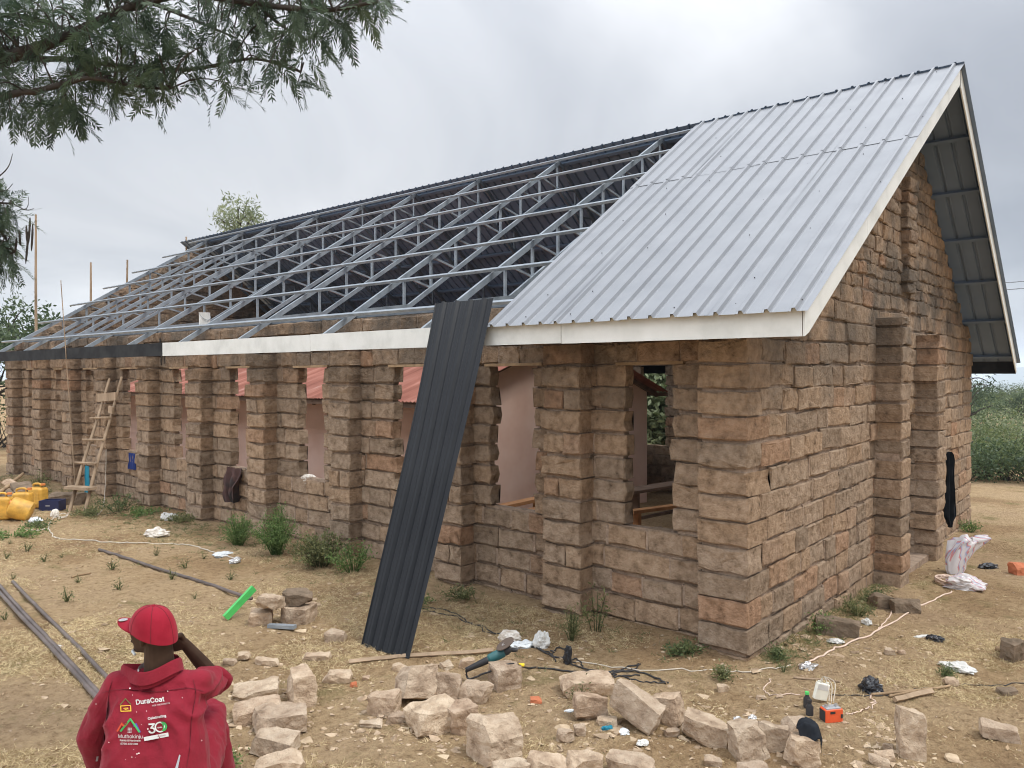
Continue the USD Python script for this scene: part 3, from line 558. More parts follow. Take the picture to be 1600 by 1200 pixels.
# --- roof sheets
def profile(w, pitch, rib=.028):
    """Cross-section of a box-profile sheet: (across, height) pairs."""
    n = int(round(w / pitch)); p = w / n; out = [(0, 0)]
    for k in range(n):
        c = (k + .5) * p
        out += [(c - p * .22, 0), (c - p * .19, .0025), (c - p * .16, 0), (c - .021, 0), (c - .011, rib), (c + .011, rib), (c + .021, 0), (c + p * .16, 0), (c + p * .19, .0025), (c + p * .22, 0)]
    return out + [(w, 0)]
def sheet(prof, corner, nt=6, bend=None):
    """corner(s, t, h): world point for across s, along t in 0..1, height h."""
    V = np.array([[corner(s, t, h) for s, h in prof] for t in np.linspace(0, 1, nt + 1)]); n = len(prof)
    i, j = np.meshgrid(np.arange(nt), np.arange(n - 1), indexing='ij'); a = (i * n + j).ravel()
    return V.reshape(-1, 3), np.stack([a, a + 1, a + n + 1, a + n], -1)
YA, YE, YR = -O - .035, 2.05 * SC, 2.40 * SC                  # sheeted part: verge, its left edge at eave and at ridge
nsh = 4; ln = math.hypot(1, SN); T1 = .585
rr = np.random.default_rng(4)
for c in range(nsh):
    for row in range(2):
        t0, t1 = ((-.010, T1 + .02), (T1 - .005, 1.004))[row]
        w = (YE - YA) / nsh; lift = .006 + .004 * row + .0030 * (c % 2) + rr.uniform(0, .002)
        a0 = rr.normal(0, .003)
        def cor(s, t, h, c=c, t0=t0, t1=t1, lift=lift, w=w, a0=a0):
            tt = t0 + (t1 - t0) * t; f = (c * w + s * 1.0) / (YE - YA)
            y = YA + f * ((YE + (YR - YE) * tt) - YA); x = -E + tt * (RX + E)
            hh = lift + h + .0025 * math.sin(9 * tt + c * 2 + row) * (s / w)
            return (x - hh * SN / ln, y, roof_z(min(x, RX)) + (x - RX if x > RX else 0) * SN + hh / ln)
        obj('roof_sheet', sheet(profile(w + .028, .19), cor, 8), MAT['roof'], hall)
wf = .76; nf = int((L + .35 - YA) / wf) + 1; lf_ = math.hypot(1, SF)
for c in range(nf):
    for row in range(2):
        t0, t1 = ((-.006, .5), (.49, 1.012))[row]
        def cor(s, t, h, c=c, t0=t0, t1=t1, row=row):
            tt = t0 + (t1 - t0) * t; x = RX + tt * (FX - RX); hh = .004 - .002 * row + .001 * (c % 2) + h
            return (x + hh * SF / lf_, YA + c * wf + s, ZR - (x - RX) * SF + hh / lf_ + .004)
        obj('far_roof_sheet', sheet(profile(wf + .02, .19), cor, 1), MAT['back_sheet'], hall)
# screws along the purlins of the sheeted part
b = MB()
for x in [-.30] + PUR[::-1]:
    tt = (x + E) / (RX + E); y1 = YE + (YR - YE) * tt
    for k, y in enumerate(np.linspace(YA + .08, y1 - .05, 18)):
        if (k * 7 + int(x * 10)) % 3: continue
        c = np.array([x + rr.normal(0, .01), y, roof_z(x) + .014]); b.add(*[q if i else q + c for i, q in enumerate(tri(trimesh.creation.icosphere(1, .0055)))])
obj('roof_screw', b.mesh(), MAT['black'], hall, kind='stuff')

# --- fascias and verge boards
def fascia(y0, y1, mat, dz=0, h=.196, label=None):
    obj('eave_fascia', MB().add(*bx(-E - .012, -E, y0, y1, ZE - h + dz, ZE + dz)).add(*bx(-E, -E + .06, y0, y1, ZE + dz - .010, ZE + dz - .002)).mesh(), MAT[mat], hall, label=label)
fascia(-O + .02, 1.513, 'white_steel', 0); fascia(1.519, 5.2, 'white_steel', .004); fascia(5.203, 8.938, 'white_steel', 0)
fascia(8.942, 13.2, 'black_paint', .001, label='black painted stretch of the eave fascia'); fascia(13.204, L + .45, 'black_paint', -.003, label='black painted far end of the eave fascia')
def verge(x0, x1, mat, part, y=-O, h=.205, hb=None):
    z0, z1 = roof_z(x0) - .004, roof_z(x1) - .004
    p = [(x0, z0 - h), (x1, z1 - h), (x1, z1), (x0, z0)]
    obj(part, box8([(a, y, c) for a, c in p[:2]] + [(a, y + .014, c) for a, c in p[:2][::-1]] + [(a, y, c) for a, c in p[2:][::-1]] + [(a, y + .014, c) for a, c in p[2:]]), MAT[mat], hall)
verge(-E + .07, 1.02, 'white_steel', 'verge_board'); verge(1.024, RX - .06, 'white_steel', 'verge_board'); verge(RX + .05, FX - .02, 'white_steel', 'verge_board', -O + .01)
# the lower corner of the near verge board closes on the eave fascia
z = ZE - .196
obj('verge_corner', box8([(-E - .012, -O, z), (-E + .07, -O, z + .03), (-E + .07, -O + .014, z + .03), (-E - .012, -O + .014, z), (-E - .012, -O, ZE), (-E + .07, -O, roof_z(-E + .07) - .004), (-E + .07, -O + .014, roof_z(-E + .07) - .004), (-E - .012, -O + .014, ZE)]), MAT['white_steel'], hall)
obj('rear_fascia', bx(FX - .012, FX, -O + .02, L + .3, ZF - .21, ZF - .01), MAT['black_paint'], hall)
# drips of black paint below the black fascia
pm = MB(); pr_ = np.random.default_rng(8)
for k in range(16):
    y = pr_.normal(10.6, .22); z1 = HEAD + pr_.uniform(.1, .5); h = pr_.uniform(.05, .35)
    pm.add(*bx(WALLX - .022, WALLX - .018, y, y + pr_.uniform(.012, .05), z1 - h, z1))
obj('paint_drip', pm.mesh(), MAT['black_paint'], hall, kind='stuff')
# ================================================================ the old building inside the new shell
YO, XA, XB, ZEV = 5.0, 1.45, 6.88, 1.93
old = thing('old_building', 'old pink plastered building with a rusty iron roof standing inside the stone shell', 'building')
XM = (XA + XB) / 2; SL = .33; ZA = ZEV + SL * (XM - XA)
v = np.array([(XA, YO, -.4), (XB, YO, -.4), (XB, YO, ZEV), (XM, YO, ZA), (XA, YO, ZEV)], float); v2 = v + [0, 9.6, 0]
obj('wall', (np.vstack([v, v2]), np.vstack([[[0, 1, 2], [0, 2, 3], [0, 3, 4]], [[5, 7, 6], [5, 8, 7], [5, 9, 8]], *[[[i, i + 5, (i + 1) % 5 + 5], [i, (i + 1) % 5 + 5, (i + 1) % 5]] for i in (0, 1, 4)]])), MAT['pink'], old)
def corr(w, pitch=.076, amp=.010):
    s = np.arange(0, w + 1e-6, pitch / 4); return list(zip(s, amp * np.sin(s / pitch * 2 * np.pi)))
for side in (-1, 1):
    for c in range(13):
        def cor(s, t, h, side=side, c=c):
            x = XM + side * t * (XM - XA + .30); return (x, YO - .30 + c * .78 + s, ZA + .05 - abs(x - XM) * SL + h + .004 * (c % 2))
        obj('roof_sheet', sheet(corr(.80), cor, 2), MAT['rust'], old)
    for yy in (YO - .05, YO + 1.2, YO + 2.4, YO + 3.6, YO + 4.8):
        a, b2 = (XM, yy, ZA - .02), (XM + side * (XM - XA + .28), yy, ZA - .02 - SL * (XM - XA + .28)); obj('rafter', bar(a, b2, .05, .08), MAT['dark_wood'], old)
    x = XM + side * (XM - XA + .27); obj('eave_board', bx(x - .012, x + .012, YO - .28, YO + 9.8, ZEV - .13, ZEV - .06), MAT['dark_wood'], old)
def bench(name, label, a, b, w, mat, h=None, group=None):
    a, b = np.array(a, float), np.array(b, float); c = (a + b) / 2; gz = float(ground(c[0], c[1]))
    t = thing(name, label, 'bench', (c[0], c[1], gz)); o = np.array([c[0], c[1], gz]); d = (b - a) / np.linalg.norm(b - a)
    obj('seat', bar(a - o, b - o, w, .04), MAT[mat], t)
    for k in (.12, .88):
        p = a + (b - a) * k - o; q = p.copy(); q[2] = 0; obj('leg', bar(p - [0, 0, .02], q, w * .8, .05, d), MAT[mat], t)
    p, q = a + (b - a) * .12 - o, a + (b - a) * .88 - o; p[2] *= .45; q[2] *= .45; obj('stretcher', bar(p, q, .05, .04), MAT[mat], t)
bench('bench', 'long orange wooden bench seen through the tall window right of the leaning sheet', on_y((758, 797), 3.9), on_y((848, 778), 3.3), .26, 'orange_wood')
bench('bench', 'lower orange bench in front of the long one inside the same window', on_y((770, 812), 3.1), on_y((850, 795), 2.7), .22, 'orange_wood')
bench('bench', 'dark long bench inside the window nearest the corner', on_y((975, 769), 3.2), on_y((1075, 753), 3.0), .28, 'dark_wood')
bench('bench', 'low orange trestle on the earth floor inside the window nearest the corner', on_y((985, 800), 2.6), on_y((1068, 789), 2.4), .12, 'orange_wood')
p = G(1000, 838); obj('timber_block', bar(p + [-.25, .2, .05], p + [.3, -.2, .06], .12, .10), MAT['dark_wood'], label='short dark timber lying just inside the sill of the window nearest the corner', cat='timber')

# ================================================================ rocks
def rock_mesh(w, d, h, rng, cut=.34, res=.05, amp=.012, taper=0.):
    c = np.array([(sx * w / 2 * (1 - (taper if sz > 0 else 0)), sy * d / 2, sz * h / 2) for sx in (-1, 1) for sy in (-1, 1) for sz in (-1, 1)]) * rng.uniform(.74, 1.06, (8, 3))
    m = m3.Manifold.hull_points(c.astype(np.float64))
    for k in range(rng.integers(6, 10)):                                     # hewn faces: corners and edges struck off
        q = np.sign(rng.normal(0, 1, 3)) * rng.uniform(.15, 1, 3) * (rng.random(3) < .8); q = q / np.array([w, d, h]) * min(w, d, h)
        if np.linalg.norm(q) < .2: continue
        q /= np.linalg.norm(q); m = m.trim_by_plane(tuple(-q), -float((c @ q).max()) * rng.uniform(1 - cut, .97))
    m = man2tri(m.refine_to_length(max(res * .5, max(w, d, h) / 15)))
    v = np.array(m.vertices); n = np.array(trimesh.Trimesh(v, m.faces, process=False).vertex_normals); s = rng.uniform(0, 50)
    v += n * ((fbm(v * 7 + s, 3, 3) - .5)[:, None] * amp * 2.4 + (fbm(v * 26 + s, 2, 6) - .5)[:, None] * amp * 1.7)
    return v, np.array(m.faces)
def rock(label, box, dr=.7, yaw=0, seed=1, mat='rock', tilt=(0, 0), name='stone_block', up=0., cat='stone', hk=1.0, cut=.36, taper=0., sink=.04, group=None):
    """A stone whose outline in the photograph is box = x0, y0, x1, y1; dr = depth as a share of its width; yaw about z in degrees from the view."""
    x0, y0, x1, y1 = box; rng = np.random.default_rng(seed)
    g = G((x0 + x1) / 2, y1); dist = (g - CAM) @ FW; w = (x1 - x0) * dist / FPX; vpx = (y1 - y0) * dist / FPX
    th = math.atan2(CAM[2] - g[2], dist); a = math.radians(yaw); d = w * dr
    # the yawed block's width and depth as the camera sees them
    ww = w / max(.6, abs(math.cos(a)) + dr * abs(math.sin(a))); dd = ww * dr; seen = dd * abs(math.cos(a)) + ww * abs(math.sin(a))
    h = max(.25 * ww * hk, (vpx - seen * math.sin(th) * .9) / math.cos(th)) * hk
    v, f = rock_mesh(ww * 1.13, dd * 1.13, h * 1.15, rng, cut, .045, .013, taper)
    v = rotate(v, tilt[0], (1, 0, 0)); v = rotate(v, tilt[1], (0, 1, 0)); v = rotz(v, yaw - 49.3); v[:, 2] -= v[:, 2].min()
    fh = np.array([FW[0], FW[1], 0]); c = g + fh * seen * .5; c[2] = float(ground(c[0], c[1])) - sink * min(1, h / .2) + up
    m = obj(name, (v, f), MAT[mat], None, label=label, cat=cat, group=group); UsdGeom.Xformable(m).AddTranslateOp().Set(Gf.Vec3d(*c.tolist())); return m
ROCKS = [
 ('long upright-ended block slanting away, right of the seated person', (432, 1034, 491, 1106), 1.7, 28, 1, (0, 4)),
 ('flat pale slab lying just right of the person\'s elbow', (348, 1058, 428, 1098), .8, 12, 2, (0, -6)),
 ('wedge-shaped block pointing right beside the person\'s knee', (350, 1095, 428, 1138), .6, 20, 3, (0, -8)),
 ('broad flat-topped block right of the wedge beside the person', (382, 1098, 472, 1154), .75, 24, 4, (0, 0)),
 ('pale block below the broad flat-topped one', (388, 1140, 459, 1190), .7, -14, 5, (6, 6)),
 ('brown block at the bottom edge just right of the person', (388, 1173, 464, 1222), .7, 10, 6, (0, 0)),
 ('thin flat slab alone behind the long slanting block', (502, 1047, 546, 1068), .6, 4, 7, (0, 0)),
 ('squarish grey-brown block left of the leaning pair of blocks', (575, 1078, 620, 1120), .8, -10, 9, (0, 0)),
 ('large block tipped on its edge, rearmost of the middle heap', (615, 1041, 679, 1104), .8, 30, 10, (-24, 14)),
 ('narrow upright block between the tipped block and the small cube', (672, 1049, 718, 1096), .7, -8, 11, (-14, 4)),
 ('small cube-like block at the right of the middle heap', (712, 1064, 768, 1102), .7, -22, 12, (0, 0)),
 ('biggest rounded block at the front of the middle heap', (630, 1090, 722, 1154), .8, 28, 13, (0, -4)),
 ('squared block touching the right of the biggest rounded one', (690, 1091, 750, 1153), 1.0, 30, 14, (0, 0)),
 ('long pinkish block in the bottom centre, slanting away to the right', (731, 1108, 815, 1198), .95, 34, 15, (0, 5)),
 ('block carrying the angle grinder', (764, 1030, 817, 1082), .8, 24, 16, (0, 0)),
 ('thin dark flake lying left of the biggest rounded block', (602, 1114, 637, 1133), .6, 12, 17, (0, 0)),
 ('wide brown block with a crumbled underside below the black cable', (876, 1047, 958, 1092), .6, 4, 20, (0, 0)),
 ('upright squared block standing against the wide brown one', (899, 1083, 948, 1128), .6, 2, 21, (-6, 0)),
 ('long tan block slanting down to the right in the bottom centre-right', (958, 1078, 1046, 1152), .55, -38, 22, (-10, 22)),
 ('pointed block behind the long tan slanting one', (1020, 1080, 1075, 1139), .8, -28, 23, (0, -10)),
 ('low wide block sloping right, left of the upright pair', (1072, 1117, 1150, 1174), .6, -26, 24, (0, 10)),
 ('tall upright block at the left of the pair beside the black cloth', (1145, 1121, 1200, 1190), .7, 12, 29, (-8, -5)),
 ('squarer block at the right of the pair beside the black cloth', (1188, 1122, 1234, 1177), .8, -14, 30, (0, 6)),
 ('rough block half hidden behind the one draped with black cloth', (1228, 1116, 1272, 1152), .8, 16, 31, (0, 0)),
 ('block draped with a black cloth', (1236, 1142, 1282, 1200), .75, 8, 32, (0, 0)),
 ('pale block cut by the bottom edge below the upright pair', (1155, 1183, 1214, 1232), .7, -24, 33, (0, 0)),
 ('lone block standing on end in the bottom right yard', (1411, 1110, 1454, 1188), .8, -16, 34, (-10, 4)),
 ('smooth pale boulder at the right border', (1549, 1128, 1604, 1164), .5, -24, 35, (0, 10)),
 ('left block of the row cut by the bottom edge', (767, 1183, 830, 1240), .7, 14, 41, (0, 0)),
 ('second block of the row cut by the bottom edge', (824, 1179, 892, 1236), .7, -10, 42, (0, 0)),
 ('brown block third in the row at the bottom edge', (888, 1172, 946, 1228), .7, 6, 43, (0, 0)),
 ('fourth block of the bottom row, right of a dark hollow', (952, 1172, 1032, 1230), .7, -16, 44, (0, 0)),
 ('small tan stone at the tip of the long slanting block', (1040, 1134, 1066, 1154), .8, 10, 45, (0, 0)),
 ('lower left block of the small pile by the green plastic bar', (383, 946, 426, 979), .8, 14, 51, (0, 0)),
 ('lower right block of the small pile by the green plastic bar', (434, 943, 484, 979), .7, -6, 52, (0, 0)),
 ('outermost right block of the small pile by the green plastic bar', (476, 934, 493, 966), 1.0, -10, 53, (0, 0)),
 ('lone small stone between the pile and the leaning sheet', (507, 978, 538, 1003), .8, 0, 54, (0, 0)),
]
for lab, box, dr, yaw, seed, tilt in ROCKS: rock(lab, box, dr, yaw, seed, tilt=tilt, group=None)
rock('pale top left block of the small pile by the green plastic bar', (399, 946, 440, 980), .9, -12, 55, up=.15, tilt=(-8, 0), hk=.75)
rock('brown top right block of the small pile by the green plastic bar', (437, 944, 483, 976), .8, 8, 56, up=.178, hk=.85, mat='darkrock')
for lab, box, dr, yaw, seed, tilt in [
 ('long dark boulder lying at the foot of the gable wall', (1285, 961, 1352, 998), .5, -20, 61, (0, 6)),
 ('grey boulder against the first door pier', (1366, 924, 1400, 953), .8, 10, 62, (0, 0)),
 ('dark squared block in front of the door pier', (1401, 931, 1444, 959), .7, -6, 63, (0, 0)),
 ('dark pointed stone at the right border of the yard', (1574, 994, 1612, 1036), .9, 20, 64, (0, 0)),
 ('dark low stone at the right border below the pointed one', (1565, 1074, 1592, 1088), .7, 0, 65, (0, 0))]:
    rock(lab, box, dr, yaw, seed, 'darkrock', tilt)
rock('broken red brick piece at the right border on the bare yard', (1586, 872, 1612, 900), .7, 14, 66, 'terra', name='brick_piece', cat='brick')
rock('orange brick chip beside the thin flat slab', (545, 1062, 557, 1074), .8, 20, 67, 'terra', name='brick_piece', cat='brick')
rock('orange brick lump on the grass right of the middle heap', (828, 1088, 845, 1099), .8, 0, 68, 'terra', name='brick_piece', cat='brick')
SMALL = ['pale chip-like stone under the near edge of the plank', 'square stone at the right end of the plank', 'stone at the left end of the plank', 'stone touching the tipped block from behind', 'flat stone left of the lone upright block', 'lowest flat stone left of the lone upright block', 'small stone against the foot of the lone upright block', 'stone just above the flat ones by the lone upright block', 'pebble-sized stone left of the tipped block', 'stone between the squarish block and the dark flake', 'stone in front of the squarish grey-brown block', 'stone left of the upright squared block', 'second stone left of the upright squared block', 'stone at the right foot of the upright squared block', 'pale stone below the low sloping block', 'tan stone in the grass right of the corner', 'smaller tan stone right of the tan one', 'reddish stone in front of the corner weed', 'stone below the white folded sheet', 'whitish stone between the rope and the dark rag', 'darker stone beside the whitish one', 'flat stone behind the long slanting block', 'flat stone left of the lone small stone', 'stone behind the elbow of the person', 'stone nearest the elbow of the person']
for k, (box, dr, yaw) in enumerate([((683, 1031, 709, 1048), .8, 30), ((718, 1028, 741, 1046), .8, 0), ((612, 1038, 630, 1050), .8, 10), ((620, 1044, 660, 1056), .6, -12), ((1374, 1171, 1406, 1190), .7, -8), ((1366, 1184, 1391, 1200), .7, -14), ((1404, 1173, 1424, 1186), .7, -20), ((1383, 1158, 1404, 1174), .6, -30),
     ((566, 1055, 576, 1064), .8, 0), ((586, 1115, 602, 1128), .8, 20), ((1365, 1190, 1340, 1200), .8, 0), ((560, 1125, 596, 1140), .6, 5), ((872, 1140, 898, 1162), .7, 12), ((896, 1134, 915, 1152), .7, 8), ((936, 1120, 962, 1135), .7, 0), ((1104, 1178, 1130, 1198), .8, -10), ((1184, 1086, 1198, 1094), .8, 0), ((1214, 1087, 1224, 1093), .8, 0), ((1123, 1068, 1140, 1082), .8, 0), ((1480, 1058, 1500, 1072), .8, 0), ((1386, 1012, 1400, 1024), .8, 0), ((1406, 1017, 1416, 1023), .8, 0), ((468, 1020, 512, 1034), .5, 5), ((398, 1030, 432, 1040), .5, 0), ((370, 1022, 388, 1034), .6, 10), ((348, 1030, 366, 1040), .6, 0)]):
    if box[2] > box[0]: rock(SMALL.pop(0), box, dr, yaw, 200 + k, name='small_stone', group='small loose stones', cut=.4)
# chips and crumbs of stone: nobody could count them
rng = np.random.default_rng(21); b = MB(); proto = [tri(trimesh.convex.convex_hull(rng.normal(0, 1, (9, 3)) * [1, .8, .35])) for _ in range(8)]
qs, sz = [], []
for k in range(1900):
    c = [(420, 1085, 60, 45), (660, 1110, 110, 55), (980, 1130, 120, 50), (1180, 1150, 110, 45), (1390, 1160, 60, 40), (640, 960, 260, 70), (900, 1000, 160, 60), (1400, 1020, 150, 90), (200, 1000, 150, 120), (1300, 1000, 90, 40), (560, 1150, 300, 40), (460, 960, 60, 30)][rng.integers(12)]
    qx, qy = rng.normal(c[0], c[2] * .6), rng.normal(c[1], c[3] * .6)
    if 0 < qx < 1610 and 800 < qy < 1215: qs.append((qx, qy)); sz.append(float(np.clip(rng.lognormal(-4.6, .5), .004, .034)))
for k in range(900): qs.append((rng.uniform(0, 1600), rng.uniform(850, 1205))); sz.append(float(np.clip(rng.lognormal(-4.8, .5), .004, .03)))
for g, s in zip(Gs(qs), sz):
    v, f = proto[rng.integers(8)]; b.add(rotz(v * s, rng.uniform(0, 360)) + g + [0, 0, s * .08], f)
obj('stone_chips', b.mesh(), MAT['chip'], kind='stuff', rnd=9, label='stone chips and crumbs scattered over the yard', cat='stone chips')
# ================================================================ things leaning, lying and hanging about
def place(mesh_obj, c): UsdGeom.Xformable(mesh_obj).AddTranslateOp().Set(Gf.Vec3d(*map(float, c))); return mesh_obj
# --- the leaning sheet
bl, br = G(563, 1009), G(641, 1030); tl, tr_ = on_x((684, 477), -.36), on_x((768, 463), -.36)
bc, tc_ = (bl + br) / 2, (tl + tr_) / 2; up_ = tc_ - bc; ac = (tr_ - tl) / np.linalg.norm(tr_ - tl) + (br - bl) / np.linalg.norm(br - bl); ac /= np.linalg.norm(ac)
nrm = np.cross(up_, ac); nrm /= np.linalg.norm(nrm); nrm = nrm if nrm @ (CAM - bc) > 0 else -nrm
ws, wt = np.linalg.norm(br - bl), np.linalg.norm(tr_ - tl)
def dark_prof(w):
    out = [(0, .012), (.012 * w, 0)]
    for c in (.16, .39, .62, .85):
        out += [((c - .085) * w, 0), ((c - .078) * w, .004), ((c - .07) * w, 0), ((c - .045) * w, 0), ((c - .018) * w, .026), ((c + .018) * w, .026), ((c + .045) * w, 0), ((c + .07) * w, 0), ((c + .078) * w, .004), ((c + .085) * w, 0)]
    return [(min(max(s, 0), w), h) for s, h in out] + [(w, 0)]
def cor(s, t, h):
    w = ws + (wt - ws) * t
    return bc + up_ * t + ac * (s - .5) * w + nrm * (h - .03 * math.sin(math.pi * t) + .006 * math.sin(7 * t + 5 * s))
obj('leaning_sheet', sheet(sorted(dark_prof(1.0), key=lambda q: q[0]), lambda s, t, h: cor(s, t, h), 24), MAT['dark_sheet'], label='long charcoal roofing sheet propped from the ground against the eave', cat='metal sheet')
# --- steel tubes on the ground
def lying(name, label, cat, q0, q1, r, mat, ext=(0, 0), n=40, lift=0., group=None, sq=False):
    a, b2 = G(*q0), G(*q1); d = (b2 - a); a, b2 = a - d * ext[0], b2 + d * ext[1]
    p = a + (b2 - a) * np.linspace(0, 1, n)[:, None]; z = np.array([float(ground(x, y)) for x, y, _ in p]); z = np.maximum(z, np.convolve(np.pad(z, 5, 'edge'), np.ones(11) / 11, 'valid'))
    p[:, 2] = z * .5 + np.linspace(z[0], z[-1], n) * .5 + r + lift
    return obj(name, tube(p, r, 4 if sq else 8), MAT[mat], None, smooth=not sq, label=label, cat=cat, group=group)
lying('steel_tube', 'outer of two parallel brown steel tubes running out of the left border', 'tube', (0, 918), (146, 1078), .019, 'pipe', (.3, .12))
lying('steel_tube', 'inner lighter of the two parallel steel tubes at the left border', 'tube', (0, 932), (138, 1080), .017, 'pipe', (.3, .12), lift=.004)
lying('steel_tube', 'brown steel tube lying between the parallel pair and the cap of the seated person', 'tube', (20, 911), (158, 1052), .016, 'pipe', (0, .1))
lying('steel_tube', 'long thin tube pointing at the green plastic bar', 'tube', (155, 861), (393, 938), .018, 'pipe')
lying('plank', 'thin brown plank lying under the foot of the leaning sheet', 'plank', (545, 1039), (770, 1020), .020, 'pole', sq=True)
lying('board', 'pale broken board lying on dark sticks in the right yard', 'board', (1398, 1100), (1456, 1085), .022, 'pole', sq=True)
lying('stick', 'thin dark stick beside the pale broken board', 'stick', (1362, 1087), (1440, 1080), .010, 'wood')
lying('stick', 'longer dark stick behind the black plastic bag', 'stick', (1390, 1090), (1484, 1073), .009, 'wood')
lying('stick', 'pale stick by the white control box', 'stick', (1240, 1060), (1312, 1067), .008, 'pole')
lying('stick', 'short dark twig lying in the left yard above the cap', 'stick', (112, 903), (141, 897), .012, 'wood')
lying('bark_strip', 'dark strip of bark lying at the right border', 'bark', (1556, 1017), (1600, 1030), .022, 'wood')
# --- bright green bar leaning on the small pile
a, b2 = G(352, 969), G(397, 962) + np.array([0, 0, .26])
b = MB().add(*bar(a + [0, 0, .02], b2, .035, .06)); obj('green_bar', b.mesh(), MAT['green'], label='bright green plastic bar leaning on the small pile of stones', cat='plastic bar')
b = G(430, 980); obj('metal_scrap', bar(G(420, 981) + [0, 0, .02], G(461, 985) + [0, 0, .03], .05, .03), MAT['steel'], label='grey metal strip lying in front of the small pile of stones', cat='metal scrap')
# --- ladder of poles against the wall
t = thing('ladder', 'home-made wooden pole ladder leaning against the stone wall', 'ladder', G(120, 803)); o = G(120, 803)
fl, fr = G(106, 803) - o, G(130, 805) - o; tl2, tr2 = on_x((171, 592), .02) - o, on_x((190, 589), .02) - o
for p, q in ((fl, tl2), (fr, tr2)):
    s = spline([p - [0, 0, .05], p + (q - p) * .33 + [0, .02, 0], p + (q - p) * .66 + [0, -.015, 0], q], 5); obj('rail', tube(s, np.linspace(.030, .021, len(s)), 7), MAT['pole'], t, smooth=True)
def onrail(y, qa=0, qb=0):
    f = (803 - y) / (803 - 590); return fl + (tl2 - fl) * f, fr + (tr2 - fr) * f
for y, kind in ((764, 'tread'), (727, 'rung'), (691, 'rung'), (656, 'rung'), (622, 'board')):
    p, q = onrail(y); d = (q - p) / np.linalg.norm(q - p); n = np.array([-.04, 0, 0])
    if kind == 'tread': obj('tread', bar(p - d * .12 + n, q + d * .10 + n, .17, .045), MAT['pole'], t)
    elif kind == 'rung': obj('rung', tube([p - d * .16 + n, (p + q) / 2 + n, q + d * .06 + n], .02, 6), MAT['pole'], t)
    else: obj('cleat', bar(p - d * .14 + n, q + d * .10 + n, .03, .14), MAT['pole'], t)
p, q = onrail(640); obj('cleat', bar(q + [-.05, -.12, -.05], q + [-.05, .04, -.03], .03, .12), MAT['pole'], t)
# --- thin pole reaching past the eave, and the scaffold poles behind the far gable
a = G(119, 778); b2 = on_x((95, 438), -.44); obj('thin_pole', tube(np.array([a + (b2 - a) * u for u in np.linspace(0, 1, 6)]), np.linspace(.010, .007, 6), 6), MAT['pole'], label='thin pale pole standing against the eave left of the ladder', cat='pole')
for (qx, qy), lab, lean in zip([(56, 335), (142, 410), (199, 406), (291, 370)], ['tallest reddish pole standing past the left end of the roof', 'second pole from the left rising behind the roof slope', 'slightly tilted pole rising behind the middle of the roof slope', 'shortest pole tip showing just below the ridge end'], (-.12, -.05, -.3, .02)):
    p = on_y((qx, qy), L + .95); s = spline([(p[0] + lean * -.5, p[1], -.3), (p[0] + lean * .1, p[1] + .05, p[2] * .5), (p[0], p[1], p[2])], 5)
    obj('scaffold_pole', tube(s, np.linspace(.045, .022, len(s)), 6), MAT['pole'], None, smooth=True, label=lab, cat='pole')
# --- jerrycans, crate and heap at the left border
def jerrycan(label, g, rz, lie=None):
    t = thing('jerrycan', label, 'jerrycan', g, rz)
    v, f = rounded_box(.27, .19, .34, .045); b = MB().add(v + [0, 0, .17], f)
    for s in (-1, 1): b.add(*bx(-.10, .10, s * .096 - .003, s * .096 + .003, .07, .25))
    h = tube(spline([(-.09, 0, .32), (-.085, 0, .385), (0, 0, .40), (.05, 0, .385), (.055, 0, .33)], 5), .017, 8)
    neck = lathe([(0, .33), (.03, .33), (.03, .385), (0, .385)], 14); cap = lathe([(0, .375), (.034, .375), (.034, .405), (0, .405)], 14)
    def L_(m): return m if not lie else (rotate(np.asarray(m[0]) - [0, 0, .17], lie, (1, 0, 0)) + [0, 0, .135], m[1])
    obj('can', L_(b.mesh()), MAT['yellow'], t, smooth=40); obj('handle', L_(h), MAT['yellow'], t, smooth=True)
    obj('cap', L_((neck[0] + [.1, 0, 0], neck[1])), MAT['yellow'], t, smooth=40) if False else obj('cap', L_((cap[0] + [.1, 0, 0], cap[1])), MAT['orange_lid'], t, smooth=40)
jerrycan('yellow jerrycan cut by the left border', G(4, 812), -35); jerrycan('yellow jerrycan standing behind the round orange-yellow one', G(36, 802), -40); jerrycan('yellow jerrycan furthest right, by the navy crate', G(60, 793), -62)
g = G(31, 812) + [0, 0, .165]; t = thing('round_can', 'round orange-yellow can lying with its face to the viewer', 'can', g, -120)
v, f = lathe([(0, -.17), (.13, -.17), (.155, -.15), (.16, .10), (.15, .125), (.135, .135), (.12, .12), (0, .115)], 28); obj('drum', (rotate(v, 68, (1, 0, 0)), f), MAT['yellow'], t, smooth=40)
v, f = lathe([(0, .12), (.032, .12), (.032, .16), (.02, .165), (0, .15)], 14); obj('spout', (rotate(v + [0, .06, 0], 68, (1, 0, 0)), f), MAT['orange_lid'], t, smooth=40)
g = G(82, 797); t = thing('crate', 'small navy blue crate on the ground right of the yellow cans', 'crate', g, -48)
obj('body', MB().add(*bx(-.16, .16, -.11, .11, .0, .02)).add(*bx(-.16, .16, -.11, -.09, .02, .17)).add(*bx(-.16, .16, .09, .11, .02, .17)).add(*bx(-.16, -.14, -.09, .09, .02, .17)).add(*bx(.14, .16, -.09, .09, .02, .17)).mesh(), MAT['navy'], t)
obj('print', bx(-.05, .02, -.1125, -.1105, .08, .10), MAT['grey'], t)
rng = np.random.default_rng(31)
